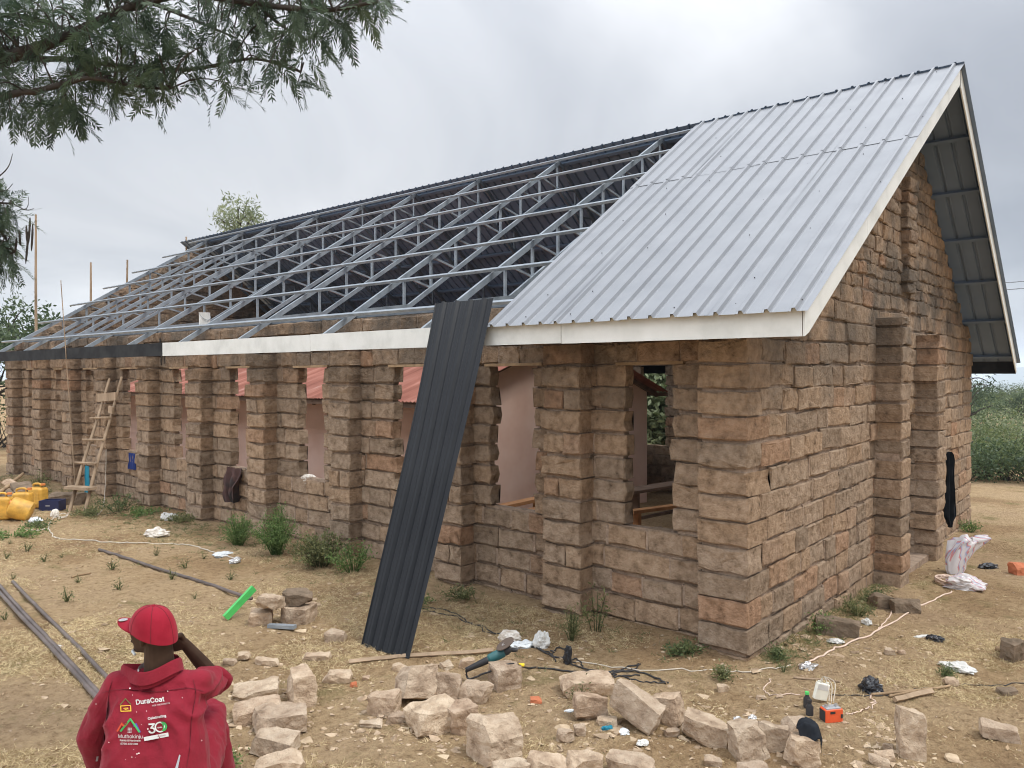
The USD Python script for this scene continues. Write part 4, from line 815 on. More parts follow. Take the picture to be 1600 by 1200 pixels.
for k, (qx, qy, lab) in enumerate([(4, 790, 'flat pale slab at the left border behind the cans'), (16, 778, 'second flat slab leaning on the heap behind the cans'), (26, 770, 'dark slab of the heap behind the cans'), (36, 776, 'board-like slab at the right of the heap behind the cans')]):
    g = G(qx, qy + 8); v, f = rock_mesh(.5, .34, .06, rng, .2, .08, .02); obj_ = obj('slab', (rotz(rotate(v, rng.uniform(-28, 28), (0, 1, 0)), rng.uniform(0, 180)), f), MAT['darkrock' if k % 2 else 'rock'], label=lab, cat='stone slab'); place(obj_, g + [0, 0, .10 + .05 * k])
lying('stick', 'dark pole lying over the heap of slabs at the left border', 'stick', (-10, 800), (36, 757), .03, 'wood', lift=.2)
g = G(112, 792); m = rock_mesh(.62, .35, .2, rng, .3, .06, .02); place(obj('boulder', (rotz(m[0], -40), m[1]), MAT['darkrock'], label='low brown boulder at the wall foot behind the ladder', cat='stone'), g + [0, .3, .09])
# --- cloths
def cloth(name, label, top, down, width, mat, seed, fold=.025, cols=16, rows=18, taper=None, cat='cloth', thick=.008, drape=None):
    """A hanging cloth: top = its top middle, down/width = vectors; taper(t) scales the width."""
    top, down, width = (np.asarray(k, float) for k in (top, down, width)); n = np.cross(width, down); n /= np.linalg.norm(n); n = n if n @ (CAM - top) > 0 else -n
    u, t = np.meshgrid(np.linspace(-.5, .5, cols), np.linspace(0, 1, rows), indexing='xy'); tp = (taper or (lambda q: 1 + 0 * q))(t)
    q = np.stack([u * 6, t * 1.3, np.full_like(u, seed)], -1); d = fold * (np.sin(u * 17 + seed + 2 * fbm(q, 2, seed)) * (.4 + .6 * t) + 2 * (fbm(q * 1.5, 3, seed) - .5))
    edge = 1 + .16 * (fbm(np.stack([t * 4, np.sign(u), np.full_like(u, seed)], -1), 2, seed) - .5)
    P = top + (u * tp * edge)[..., None] * width + t[..., None] * down * (1 + .1 * (fbm(np.stack([u * 5, 0 * u, np.full_like(u, seed)], -1), 2, seed)[..., None] - .5)) + (d + .012 + (drape(t) if drape else 0))[..., None] * n
    V = np.vstack([P.reshape(-1, 3), (P - n * thick).reshape(-1, 3)]); i, j = np.meshgrid(np.arange(rows - 1), np.arange(cols - 1), indexing='ij'); a = (i * cols + j).ravel(); k = rows * cols
    f = np.stack([a, a + 1, a + cols + 1, a + cols], -1); ring = np.concatenate([np.arange(cols), np.arange(1, rows) * cols + cols - 1, (rows - 1) * cols + np.arange(cols - 2, -1, -1), np.arange(rows - 2, 0, -1) * cols]); r2 = np.roll(ring, -1)
    f = np.vstack([f, f[:, ::-1] + k, np.stack([ring, r2, r2 + k, ring + k], -1)])
    return obj(name, (V, f), MAT[mat], None, smooth=60, label=label, cat=cat)
p0 = on_y((1484, 706), -.16); p1 = p0 - [0, 0, 1.02]; cloth('hanging_cloth', 'black cloth hanging on the gable wall beside the second door pier', p0, p1 - p0, np.array([RT[0], RT[1], 0]) * .19, 'blackcloth', 3, .040, taper=lambda t: np.interp(t, [0, .04, .12, .25, .5, .82, .88, .94, 1], [.25, .55, .68, .52, .72, 1.05, 1.0, .55, .30]), rows=30)
p0, p1 = on_x((368, 733), .17), on_x((368, 786), .17); cloth('hanging_jacket', 'brown jacket hanging over a window sill left of the bushes', p0 + [0, .02, .02], p1 - p0, (0, -.46, 0), 'jacketcloth', 5, .085, taper=lambda t: 1.0 - .35 * t - .5 * np.clip(t - .5, 0, 1) + .10 * np.sin(9 * t), cat='jacket', drape=lambda t: .05 * np.sin(3 * t))
v = rng.normal(0, 1, (26, 3)) * [.12, .16, .05]; p = on_x((482, 753), .30)
def crumple(name, label, c, size, mat, seed, cat='litter', group=None, flat=1., sub=2):
    r = np.random.default_rng(seed); m = trimesh.creation.icosphere(sub + 1, 1.0); v = np.array(m.vertices); q = v * 1.6 + seed * 3
    v = v * (.62 + .9 * (fbm(q, 3, seed) - .5) + .5 * np.abs(fbm(q * 2.2, 2, seed + 4) - .5))[:, None]; v = v * np.asarray(size); v[:, 2] = np.maximum(v[:, 2], -size[2] * .3) * flat
    return place(obj(name, (rotz(v, r.uniform(0, 360)), m.faces), MAT[mat], None, label=label, cat=cat, group=group), np.asarray(c) + [0, 0, size[2] * .28])
crumple('rag', 'pale crumpled rag lying on a window sill', p + [0, 0, .0], (.13, .20, .10), 'rag', 4, 'rag')
cloth('blue_cloth', 'dark blue cloth hanging in a window hole right of the ladder', on_x((207, 708), .19), on_x((207, 733), .19) - on_x((207, 708), .19), (0, -.22, 0), 'blue', 8, .02, cols=10, rows=10)
cloth('teal_cloth', 'teal cloth hanging behind the ladder rails', on_x((137, 728), .03), on_x((137, 790), .03) - on_x((137, 728), .03), (0, -.17, 0), 'teal', 9, .015, cols=8, rows=12)
g = G(1260, 1178); gg = G(1258, 1199); top = np.array([g[0], g[1], 0]); cc_ = gg + np.array([FW[0], FW[1], 0]) * .12
# --- white paint tin on the wall plate, plastic bottle up in the trusses
g = on_x((320, 528), .25); g[2] = 2.995; t = thing('paint_tin', 'white paint tin standing on top of the wall behind the fascia', 'tin', g)
obj('tin', lathe([(0, 0), (.085, 0), (.085, .01), (.082, .015), (.082, .20), (.086, .21), (.08, .21), (.08, .19), (0, .19)], 20), MAT['white'], t, smooth=40); obj('handle', tube(spline([(.084, 0, .19), (.06, -.06, .12), (0, -.095, .09), (-.06, -.06, .12), (-.084, 0, .19)], 4), .004, 5), MAT['steel'], t)
# --- litter
for k, (lab, q, s, m) in enumerate([
 ('white crumpled bag by the second pilaster right of the ladder', (263, 812), (.16, .12, .10), 'white'), ('grey-white bag lying in the grass in front of the wall', (246, 838), (.22, .15, .11), 'rag'),
 ('clear plastic scrap at the end of the white cord', (347, 867), (.20, .14, .04), 'film'), ('silver foil lump beside the clear plastic scrap', (368, 877), (.10, .07, .06), 'metal'),
 ('clear plastic bag lying in the shadow of the wall', (817, 1012), (.16, .10, .06), 'film'), ('pale plastic bag standing up next to the clear one', (846, 1010), (.10, .08, .13), 'white'),
 ('white crumpled paper below the long slanting block', (1005, 1163), (.050, .035, .028), 'white'), ('blue packet on the ground left of the long slanting block', (948, 1139), (.055, .03, .02), 'teal'),
 ('grey plastic scrap beside the blue packet', (974, 1146), (.055, .05, .02), 'film'), ('pale blue sliver of plastic in the bottom centre', (870, 1184), (.04, .02, .008), 'film'),
 ('grey scrap left of the upright squared block', (890, 1112), (.05, .02, .015), 'film'), ('white lump beside the long dark boulder', (1355, 975), (.07, .05, .05), 'white'),
 ('white plastic scrap in the weeds of the gable foot', (1306, 1003), (.09, .06, .03), 'white'), ('silver foil wrapper near the corner of the building', (1262, 1043), (.11, .07, .04), 'metal'),
 ('black plastic bag in the right yard', (1362, 1080), (.115, .10, .095), 'blackbag'), ('white folded plastic sheet on the bare ground at the right', (1499, 1046), (.15, .10, .05), 'white'),
 ('pale scrap left of the white folded plastic sheet', (1484, 1040), (.11, .08, .02), 'rag'), ('dark crumpled rag on the bare ground of the right yard', (1461, 1000), (.10, .07, .04), 'blackbag'),
 ('white paper scrap left of the dark rag', (1440, 994), (.12, .03, .012), 'white'), ('dark bundle lying behind the striped sack', (1545, 887), (.20, .12, .06), 'blackbag'),
 ('white scrap by the wall in the left yard near the steel tubes', (90, 1012), (.06, .05, .02), 'white'), ('light scrap of foil behind the upright pair of blocks', (1152, 1127), (.045, .035, .03), 'metal'),
 ('second light scrap of foil right of the first behind the upright pair', (1176, 1124), (.05, .035, .03), 'metal'), ('grey boulder-like bundle left of the clear plastic bag', (797, 1000), (.14, .10, .07), 'rag'),
 ('mint plastic scrap beside the round can', (56, 814), (.18, .12, .07), 'film'), ('white cloth tuft at the bend of the white cord', (85, 808), (.09, .08, .12), 'rag')]):
    crumple('litter', lab, G(*q), s, m, 60 + k)
# --- black cloth over its block
def over(qx, qy, up): p = G(qx, 1199) + np.array([FW[0], FW[1], 0]) * .10; d = deep((qx, qy), (p - CAM) @ FW); return d
pts = [over(1250, 1128, 0), over(1238, 1145, 0)]
c0 = over(1261, 1134, 0) - np.array([FW[0], FW[1], 0]) * .03; v, f = [], []
R_, Fh = np.array([RT[0], RT[1], 0]), np.array([FW[0], FW[1], 0])
u, w = np.meshgrid(np.linspace(-1, 1, 22), np.linspace(-1, 1, 18), indexing='xy'); sc = .078
zz = .030 - .055 * np.clip(np.abs(u) - .35, 0, 1) ** 1.3 - .085 * np.clip(-w - .15, 0, 1) * (1.2 - .5 * np.sin(u * 3)) - .22 * np.clip(u - .70, 0, 1) + .018 * (fbm(np.stack([u * 2.5, w * 2.5, 0 * u], -1), 3, 4) - .5) * 2
on_ = 1 + .55 * (fbm(np.stack([np.arctan2(w, u) * 1.6, 0 * u + 3, 0 * u], -1), 2, 9) - .5)
P = c0 + (u * on_ * sc * (1 - .25 * np.abs(w)))[..., None] * R_ + (w * on_ * .062 * (1 - .25 * np.abs(u) ** 2))[..., None] * Fh + (zz + .004)[..., None] * [0, 0, 1]
i, j = np.meshgrid(np.arange(17), np.arange(21), indexing='ij'); a = (i * 22 + j).ravel(); V = np.vstack([P.reshape(-1, 3), P.reshape(-1, 3) - [0, 0, .006]]); f = np.stack([a, a + 1, a + 23, a + 22], -1)
obj('black_cloth', (V, np.vstack([f, f[:, ::-1] + 396])), MAT['blackcloth'], smooth=True, label='black cloth draped over a block at the bottom right of the heap', cat='cloth')
# --- angle grinder lying on its block
gp = G(790, 1081) + np.array([FW[0], FW[1], 0]) * .20; dg = (gp - CAM) @ FW
A, B, D_ = deep((728, 1047), dg - .02), deep((765, 1030), dg), deep((800, 1012), dg + .05)
o = B; t = thing('angle_grinder', 'teal angle grinder with a worn disc lying on a block', 'angle grinder', o); ax = (D_ - A) / np.linalg.norm(D_ - A)
obj('grip', tube(spline([A - o, A + (B - A) * .45 - o, B - o], 4), np.linspace(.017, .027, 9), 10), MAT['black'], t, smooth=True)
obj('motor_housing', tube([B - o - ax * .01, B - o, B + (D_ - B) * .2 - o, B + (D_ - B) * .6 - o, B + (D_ - B) * .66 - o], [.026, .036, .038, .036, .024], 14), MAT['grinder'], t, smooth=30)
hd = B + (D_ - B) * .8 - o; upv = np.array([0, 0, 1.]) - ax * ax[2]; upv /= np.linalg.norm(upv)
obj('gear_head', tube([B + (D_ - B) * .62 - o, hd - ax * .01, hd + ax * .03], [.030, .034, .022], 12), MAT['black'], t, smooth=30)
v, f = lathe([(0, -.004), (.072, -.004), (.074, 0), (.072, .004), (0, .006)], 30); T = trimesh.geometry.align_vectors([0, 0, 1], upv * .95 + ax * -.15)[:3, :3]
obj('disc', (v @ T.T + hd + upv * .05, f), MAT['disc'], t, smooth=30); v, f = lathe([(0, 0), (.018, 0), (.018, .055), (0, .055)], 12); obj('spindle', (v @ T.T + hd, f), MAT['metal'], t)
obj('side_handle', tube([hd, hd + R_ * .05, hd + R_ * .075], [.012, .016, .012], 8), MAT['black'], t, smooth=True)
# --- cords and cables
def cord(name, label, qs, r, mat, cat='cable', lift=.0, n=7, wob=.010, seed=1, pts3=None):
    rg = np.random.default_rng(seed); P = np.array([G(*q) if len(q) == 2 else np.asarray(q) for q in qs]); s = spline(P, n)
    for k in range(len(s)):
        g = float(ground(s[k, 0], s[k, 1])) + r + lift
        if pts3 is None or s[k, 2] < g: s[k, 2] = g
    s[1:-1, :2] += rg.normal(0, wob, (len(s) - 2, 2)); return obj(name, tube(s, r, 5), MAT[mat], None, smooth=True, label=label, cat=cat)
cord('cord', 'white cord winding across the left yard to the foil lump', [(112, 806), (98, 803), (88, 808), (80, 815), (75, 825), (84, 837), (95, 843), (150, 846), (205, 849), (265, 850), (310, 855), (340, 866), (366, 873)], .0075, 'cord', 'cord')
cord('cord', 'short white cord end tangled at the left bend', [(40, 828), (62, 829), (74, 826)], .007, 'cord', 'cord')
cord('cord', 'loop of white cord heaped by the white tuft', [(84, 806), (94, 810), (106, 807), (92, 812), (104, 811)], .007, 'cord', 'cord', lift=.02)
cord('cord', 'white dangling string right of the ladder foot', [tuple(on_x((166, 700), .02)), tuple(on_x((164, 770), -.06)), (160, 796), (152, 806)], .006, 'cord', 'cord', pts3=1, wob=.004)
cord('cable', 'black cable with yellow tape running from the grinder past the wide brown block', [tuple(A), tuple(A + R_ * .01 - [0, 0, .05]), tuple(deep((737, 1060), dg - .10)), tuple(deep((775, 1045), dg - .12)), tuple(deep((800, 1037), dg - .08)), (830, 1045), (880, 1049), (925, 1050), (1000, 1052), (1040, 1068)], .0075, 'cable', pts3=1, wob=.003)
p = deep((815, 1039), dg - .07); obj('tape_band', tube([p - R_ * .02, p + R_ * .02], .011, 7), MAT['tape'], label='yellow tape band on the grinder cable', cat='tape')
for k, (lab, qs) in enumerate([('dark cable crossing the shadow under the wall', [(660, 952), (700, 955), (735, 975), (770, 990), (815, 1004), (865, 1025), (905, 1045), (960, 1052)]), ('second dark cable beside the first under the wall', [(662, 957), (715, 964), (760, 985), (800, 1003), (860, 1022), (900, 1037)]), ('cable loops lying near the sapling', [(868, 1035), (864, 1018), (876, 1012), (886, 1022), (880, 1035), (900, 1030), (912, 1046)]),
    ('bundle of dark cables ending right of the wide block', [(955, 1055), (985, 1062), (1020, 1066), (1045, 1068)]), ('dark cable loops in front of the corner', [(955, 1050), (985, 1048), (1000, 1038), (975, 1046), (960, 1058), (1000, 1056)])]): cord('cable', lab, qs, .006, 'cable', seed=k + 3)
cord('cord', 'thin pale string stretched along the foot of the corner', [(900, 1035), (1000, 1048), (1090, 1049), (1160, 1050), (1210, 1046), (1235, 1040)], .005, 'cord', 'cord')
cord('rope', 'pink and white rope leading from the foil wrapper to the coil by the sack', [(1248, 1042), (1265, 1035), (1290, 1022), (1330, 1003), (1372, 985), (1420, 958), (1460, 938), (1487, 925)], .008, 'pinkcord', 'rope', wob=.006)
cord('rope', 'branch of the rope running up beside the door pier', [(1372, 985), (1385, 970), (1396, 950), (1403, 936)], .006, 'pinkcord', 'rope', wob=.006)
cord('wire', 'pinkish wire loop left of the white control box', [(1205, 1062), (1194, 1076), (1204, 1086), (1222, 1085), (1250, 1086)], .004, 'pinkcord', 'wire')
cord('wire', 'pale wire from the orange battery to the dark sticks', [(1322, 1116), (1345, 1112), (1362, 1104), (1366, 1096), (1358, 1090), (1375, 1082)], .0045, 'pinkcord', 'wire')
cord('wire', 'dark wire running on to the right border', [(1300, 1086), (1350, 1088), (1400, 1085), (1480, 1073), (1530, 1071), (1600, 1068)], .004, 'cable', 'wire')
# --- battery, control box, bottles
g = G(1303, 1131) + Fh * .04; t = thing('battery', 'orange battery with a black end and terminals', 'battery', g, -38)
obj('case', (rounded_box(.125, .068, .086, .006)[0] + [0, 0, .045], rounded_box(.125, .068, .086, .006)[1]), MAT['orange'], t, smooth=30); obj('end_label', bx(-.0665, -.0635, -.03, .03, .012, .08), MAT['black'], t)
obj('print', bx(-.03, .005, -.0365, -.0345, .062, .076), MAT['black'], t); obj('print', bx(.045, .058, -.0365, -.0345, .03, .055), MAT['black'], t); obj('lid', bx(-.05, .05, -.028, .028, .088, .095), MAT['grey'], t)
for x in (-.035, .035): obj('terminal', bx(x - .008, x + .008, -.012, .012, .095, .110), MAT['metal'], t)
g = G(1280, 1098); t = thing('control_box', 'white control box propped up with wires above the orange battery', 'control box', g, -44)
v, f = rounded_box(.092, .035, .115, .006); obj('case', (rotate(v + [0, 0, .06], 14, (0, 1, 0)) + [0, 0, .02], f), MAT['cream'], t, smooth=30); v, f = bx(-.04, .04, -.0185, -.0172, .075, .11); obj('face_plate', (rotate(v, 14, (0, 1, 0)) + [0, 0, .02], f), MAT['white'], t)
for x in (-.03, .03): obj('lug', (rotate(bx(x - .01, x + .01, -.006, .006, .115, .130)[0], 14, (0, 1, 0)) + [0, 0, .02], BOXF), MAT['cream'], t)
b0 = g + [0, 0, .14]; bt = G(1303, 1131) + Fh * .04 + [0, 0, .11]
for k in range(3):
    m = (b0 + bt) / 2 + R_ * (.02 + .022 * k) + [0, 0, .05 + .01 * k]
    v, f = tube(spline([b0 + R_ * .01 * k, b0 + [0, 0, .04] + R_ * .03, m, bt + R_ * .015 * (k - 1) + [0, 0, .03], bt + R_ * .02 * (k - 1)], 5), .0025, 4); obj('wire', (rotz(v - g, 44), f), MAT['cord'], t, smooth=True)
for k, (q, lab, tl_) in enumerate([((1261, 1105), 'upright black bottle left of the control box', 0), ((1265, 1118), 'shorter black bottle in front of the upright one', 6)]):
    t = thing('bottle', lab, 'bottle', G(*q)); v, f = lathe([(0, 0), (.022, 0), (.024, .01), (.024, .06), (.012, .078), (.012, .09), (0, .09)], 16); obj('flask', (v, f), MAT['black'], t, smooth=40); obj('stopper', lathe([(0, .088), (.014, .088), (.014, .105), (0, .105)], 12), MAT['green' if k == 0 else 'black'], t)
# --- striped woven sacks by the door
sk = usdkit.material(stage, '/World/Looks/striped_sack', {'tc': ('texture_coordinate', {}), 'w': ('wave_texture', {'scale': 2.6, 'distortion': 1.6, 'detail': 2, 'bands_direction': 'x'}), 'r': ('rgb_ramp', {'ramp': [(0, (.66, .64, .64)), (.45, (.70, .68, .68)), (.55, (.62, .26, .26)), (.68, (.60, .28, .28)), (.75, (.32, .38, .58)), (.88, (.60, .60, .66)), (1, (.68, .66, .66))]}),
    'p': ('principled_bsdf', {'roughness': .35}), 't': ('translucent_bsdf', {}), 'm': ('mix_closure', {'fac': .3})}, [('tc.object', 'w.vector'), ('w.fac', 'r.fac'), ('r.color', 'p.base_color'), ('r.color', 't.color'), ('p.BSDF', 'm.closure1'), ('t.BSDF', 'm.closure2')], surface='m.closure')
MAT['sack'] = sk
g = G(1497, 896); n = 28; an = np.arange(n) * 2 * np.pi / n; rows = []
for k, (z, r) in enumerate([(0, .05), (.06, .075), (.16, .11), (.28, .145), (.38, .17), (.44, .165), (.45, .12), (.40, .06)]):
    wv = 1 + .22 * np.sin(an * 3 + k * .4) * min(1, k / 3) + .12 * np.sin(an * 7 + k); rows.append(np.stack([r * wv * np.cos(an) - .07 * (1 - z / .45), r * .62 * wv * np.sin(an), z + .035 * np.sin(an * 2 + 1) * (k > 3) + 0 * an], -1))
V = np.vstack(rows); V = V + (np.stack([fbm(V * 9 + s_, 3, s_) for s_ in (3, 7, 11)], -1) - .5) * [.16, .14, .10] + np.stack([.16 * (V[:, 2] / .45) ** 2, 0 * V[:, 2], 0 * V[:, 2]], -1)
i, j = np.meshgrid(np.arange(len(rows) - 1), np.arange(n), indexing='ij'); f = np.stack([i * n + j, i * n + (j + 1) % n, (i + 1) * n + (j + 1) % n, (i + 1) * n + j], -1).reshape(-1, 4)
place(obj('woven_sack', (rotz(V, -49), f), sk, smooth=True, label='pale striped plastic sack standing by the second door pier', cat='sack'), g + [0, 0, -.01])
cloth('hanging_cloth', 'dark cloth bundle at the pier foot behind the standing sack', on_y((1480, 862), -.2), on_y((1480, 892), -.2) - on_y((1480, 862), -.2), (.20, 0, 0), 'blackcloth', 17, .03, cols=8, rows=8)
crumple('woven_sack', 'striped plastic sack lying flat beside the coil of rope', G(1507, 918), (.26, .20, .13), 'sack', 91, 'sack')
c = G(1482, 912); s = np.array([[c[0] + (.13 + .02 * math.sin(3.3 * a)) * math.cos(a), c[1] + .13 * math.sin(a), c[2] + .02 + .006 * (a % 7) + .012 * math.sin(2.7 * a)] for a in np.linspace(0, 44, 260)])
obj('rope_coil', tube(s, .009, 5), MAT['pinkcord'], smooth=True, label='coil of pink and white rope lying in front of the door', cat='rope')
# --- overhead wires at the right border
for k, (y0, y1, lab) in enumerate([((436), (430), 'upper overhead wire at the right border beyond the roof'), (447, 441, 'lower overhead wire at the right border beyond the roof')]):
    a, b2 = deep((1500, y0 + 9), 60), deep((1760, y1 - 12), 55); pts = a + (b2 - a) * np.linspace(0, 1, 16)[:, None]; pts[:, 2] -= .25 * np.sin(np.linspace(0, np.pi, 16)); obj('overhead_wire', tube(pts, .022, 4), MAT['cable'], label=lab, cat='wire')
# ================================================================ the seated person
Rh = np.array([RT[0], RT[1], 0]); Rh /= np.linalg.norm(Rh); Fh = np.array([-Rh[1], Rh[0], 0])
def J(qx, qy, d): return deep((qx, qy), d)
base = J(243, 600, 3.42); base[2] = float(ground(base[0], base[1]))
who = thing('person', 'person in red overalls and red cap seated with back turned, hand raised to the chin', 'person', base)
hf = -Rh * .955 + Fh * .30; hf /= np.linalg.norm(hf); hs = np.cross([0, 0, 1.], hf)       # where the face looks; its left side
tiltax = hs
Hc = J(239, 980, 3.42); z = np.array([0, 0, 1.])
def H(a, s, u): return Hc + hf * a + hs * s + z * u
def bones(parts, n=14):
    """Union of hulls of spheres, remeshed and smoothed into one surface."""
    ms = [hull_spheres([p for p, r in c], [r for p, r in c], n) for c in parts]
    return m3.Manifold.batch_boolean(ms, m3.OpType.Add)
def skin_of(m, res, it=10, lam=.5):
    t = man2tri(m.refine_to_length(res)); t.merge_vertices(); trimesh.smoothing.filter_taubin(t, lamb=lam, nu=lam + .03, iterations=it); return np.array(t.vertices), np.array(t.faces)
C7 = J(250, 1048, 3.43); ShL, ShR = J(184, 1073, 3.42), J(304, 1071, 3.46); Mid = J(243, 1125, 3.38); Pel = J(243, 1235, 3.30)
ElL, WrL = J(146, 1150, 3.46), J(163, 1228, 3.66)
ElR, WrR = J(338, 1062, 3.74), J(288, 1005, 3.60)
KnR, KnL = J(327, 1120, 3.86), J(185, 1150, 3.92); HipR, HipL = J(285, 1245, 3.34), J(205, 1245, 3.34)
def foot(k, out): p = k + Fh * .10 + Rh * out; p[2] = float(ground(p[0], p[1])) + .09; return p
FtR, FtL = foot(KnR, .02), foot(KnL, -.03)
# --- body: one continuous skin
head = [[(H(-.026, 0, .008), .066), (H(.030, 0, .010), .060), (H(.0, 0, .022), .054)], [(H(.055, .0, -.015), .056), (H(.062, 0, -.085), .032), (H(-.02, .0, -.03), .066), (H(.02, 0, -.07), .045)],
        [(H(.088, 0, .022), .028), (H(.103, 0, -.022), .013), (H(.112, 0, -.036), .011)], [(H(.088, 0, -.066), .018), (H(.098, .012, -.066), .010), (H(.098, -.012, -.066), .010)], [(H(.080, 0, -.098), .022), (H(.05, .0, -.085), .03)],
        *[[(H(-.004, s * .060, -.030), .014), (H(-.010, s * .070, -.022), .012), (H(-.002, s * .066, -.055), .009)] for s in (-1, 1)],
        [(H(.082, .030, .004), .013), (H(.086, .010, .018), .014)], [(H(.082, -.030, .004), .013), (H(.086, -.010, .018), .014)]]
neck = [[(H(-.028, 0, -.05), .056), (C7 - z * .03, .066)]]
def hand(wr, d, n, side, curl, fs):
    """palm, four unequal curled fingers and a thumb; d = towards the fingers, n = palm side."""
    d = d / np.linalg.norm(d); n = n - d * (n @ d); n /= np.linalg.norm(n); s = np.cross(d, n) * side; out = []
    out.append([(wr, .024), (wr + d * .035 + s * .022, .020), (wr + d * .035 - s * .020, .021), (wr + d * .082 + s * .030, .013), (wr + d * .080 - s * .030, .013)])
    for k, (o, ln) in enumerate(((.030, .072), (.011, .082), (-.009, .076), (-.028, .060))):
        p = wr + d * .080 + s * o; a = d.copy()
        for q in range(3):
            c, s_ = math.cos(curl[q]), math.sin(curl[q]); a2 = d * math.cos(sum(curl[:q + 1])) + n * math.sin(sum(curl[:q + 1])); e = p + a2 * ln * (.45, .32, .25)[q]
            out.append([(p, .0095 - .0008 * q), (e, .0088 - .0008 * q)]); p = e
    p = wr + d * .025 + s * .028; e = p + (d * .6 + s * .75 + n * .25) * .045; e2 = e + (d * .85 + s * .2 + n * .4) * .034
    out += [[(p, .016), (e, .0115)], [(e, .0115), (e2, .0095)]]; return out
rh = hand(WrR, (Hc + hf * .06 - z * .09) - WrR, hf * -.2 + Fh * -.3 - z * .2 + (H(.02, 0, -.09) - WrR), 1, (.5, .8, .6), None)
lh = hand(WrL, Fh + z * -.3, -z, -1, (.4, .6, .5), None)
torso = [[(C7 - z * .10, .085), (ShL - z * .03 + Rh * .03, .05), (ShR - z * .03 - Rh * .03, .05), (Mid, .105)], [(Mid, .105), (Mid + Rh * .06, .10), (Mid - Rh * .06, .10), (Pel + Rh * .06, .11), (Pel - Rh * .06, .11)]]
limbs = [[(ShL, .048), (ElL, .036)], [(ElL, .036), (WrL, .024)], [(ShR, .048), (ElR, .037)], [(ElR, .037), (ElR * .6 + WrR * .4, .035), (WrR, .024)],
         [(HipR, .088), (KnR, .056)], [(KnR, .055), (FtR + z * .02, .036)], [(HipL, .088), (KnL, .056)], [(KnL, .055), (FtL + z * .02, .036)], [(FtR, .035), (FtR + Fh * .14 - z * .04, .028)], [(FtL, .035), (FtL + Fh * .14 - z * .04, .028)]]
bm = bones(head + neck + torso + limbs + rh + lh, 16)
v, f = skin_of(bm, .012, 5, .35); obj('body', (v - base, f), MAT['skin'], who, smooth=True)
eye = MB()
for s in (-1, 1): m = trimesh.creation.icosphere(2, .0105); eye.add(np.array(m.vertices) + H(.090, s * .030, .0015) - hs * s * .001, m.faces)
obj('eye', tuple(np.asarray(k) if i else np.asarray(k) - base for i, k in enumerate(eye.mesh())), MAT['white'], who, smooth=True)
# --- overalls: jacket and trousers
def folds(v, f, amp, seed, scale=(9, 9, 6)):
    n = np.array(trimesh.Trimesh(v, f, process=False).vertex_normals); q = v * scale
    k = fbm(q + seed, 3, seed); r = 1 - np.abs(2 * fbm(q * 1.3 + 5, 2, seed + 2) - 1)
    return v + n * ((k - .5) * amp * 2.2 + (r - .7) * amp * 1.4)[:, None]
up2 = z * .0
jk = [[(ShL + Rh * .02 - z * .005, .064), (ShR - Rh * .02 - z * .005, .066), (C7 - z * .075 + Rh * .02, .082), (C7 - z * .075 - Rh * .02, .082)],
      [(ShL + Rh * .02 - z * .01, .066), (ShR - Rh * .02 - z * .01, .068), (Mid + Rh * .09, .115), (Mid - Rh * .09, .115)],
      [(Mid + Rh * .09, .115), (Mid - Rh * .09, .115), (Pel + Rh * .095, .14), (Pel - Rh * .095, .14)],
      [(ShL, .066), (ShL * .5 + ElL * .5 - Rh * .010, .068), (ElL, .060)], [(ElL, .060), (ElL * .4 + WrL * .6, .052), (ElL * .15 + WrL * .85, .048)],
      [(ShR, .070), (ShR * .5 + ElR * .5 + z * .002, .068), (ElR - (ElR - ShR) * .10, .058)]]
v, f = skin_of(bones(jk, 18), .010, 14, .5)
# drag folds from the right shoulder down to the left elbow, and under the arms
v = folds(v, f, .010, 3, (9, 9, 4))
lr0 = (v - Mid) @ Rh; lz = v[:, 2] - Mid[2]; nn = np.array(trimesh.Trimesh(v, f, process=False).vertex_normals)
for seed, (ax, az, fr, am, c0, c1, wd) in enumerate([(.80, .60, 46, .012, .16, .06, .13), (-.75, .66, 44, .012, -.18, .02, .12), (.25, .97, 38, .004, 0, -.16, .10), (.9, .42, 40, .010, -.02, .17, .07)]):
    q = np.stack([lr0, lz, 0 * lz], 1) * 6; ph = (lr0 * ax + lz * az) * fr + 5 * fbm(q + seed * 7, 3, seed)
    v = v + nn * (am * (1 - np.abs(np.sin(ph)) * 1.6) * np.exp(-((lr0 - c0) ** 2 + (lz - c1) ** 2) / wd ** 2))[:, None]; jv, jf = v, f
obj('jacket', (v - base, f), MAT['redcloth'], who, smooth=True)
tr = [[(HipR, .135), (HipR * .5 + KnR * .5 + z * .0, .125), (KnR, .086)], [(KnR, .080), (KnR * .45 + FtR * .55, .074), (KnR * .12 + FtR * .88, .068)], [(HipL, .135), (KnL, .078)], [(KnL, .078), (KnL * .45 + FtL * .55, .074), (KnL * .12 + FtL * .88, .068)], [(Pel + Rh * .09 - z * .02, .142), (Pel - Rh * .09 - z * .02, .142), (HipR, .13), (HipL, .13)]]
v, f = skin_of(bones(tr, 16), .015, 10); v = folds(v, f, .010, 8, (10, 10, 4)); v = folds(v, f, .006, 18, (22, 22, 7)); obj('trousers', (v - base, f), MAT['redcloth'], who, smooth=True)
# rolled cuff at the right elbow
v, f = tube(spline([ElR + Fh * .01 - z * .055, ElR + Rh * .055 + Fh * .0, ElR + z * .05 - Fh * .02, ElR - Rh * .03 + z * .02 - Fh * .05], 5), .026, 8); obj('rolled_cuff', (folds(v, f, .004, 5, (20, 20, 20)) - base, f), MAT['redcloth'], who, smooth=True)
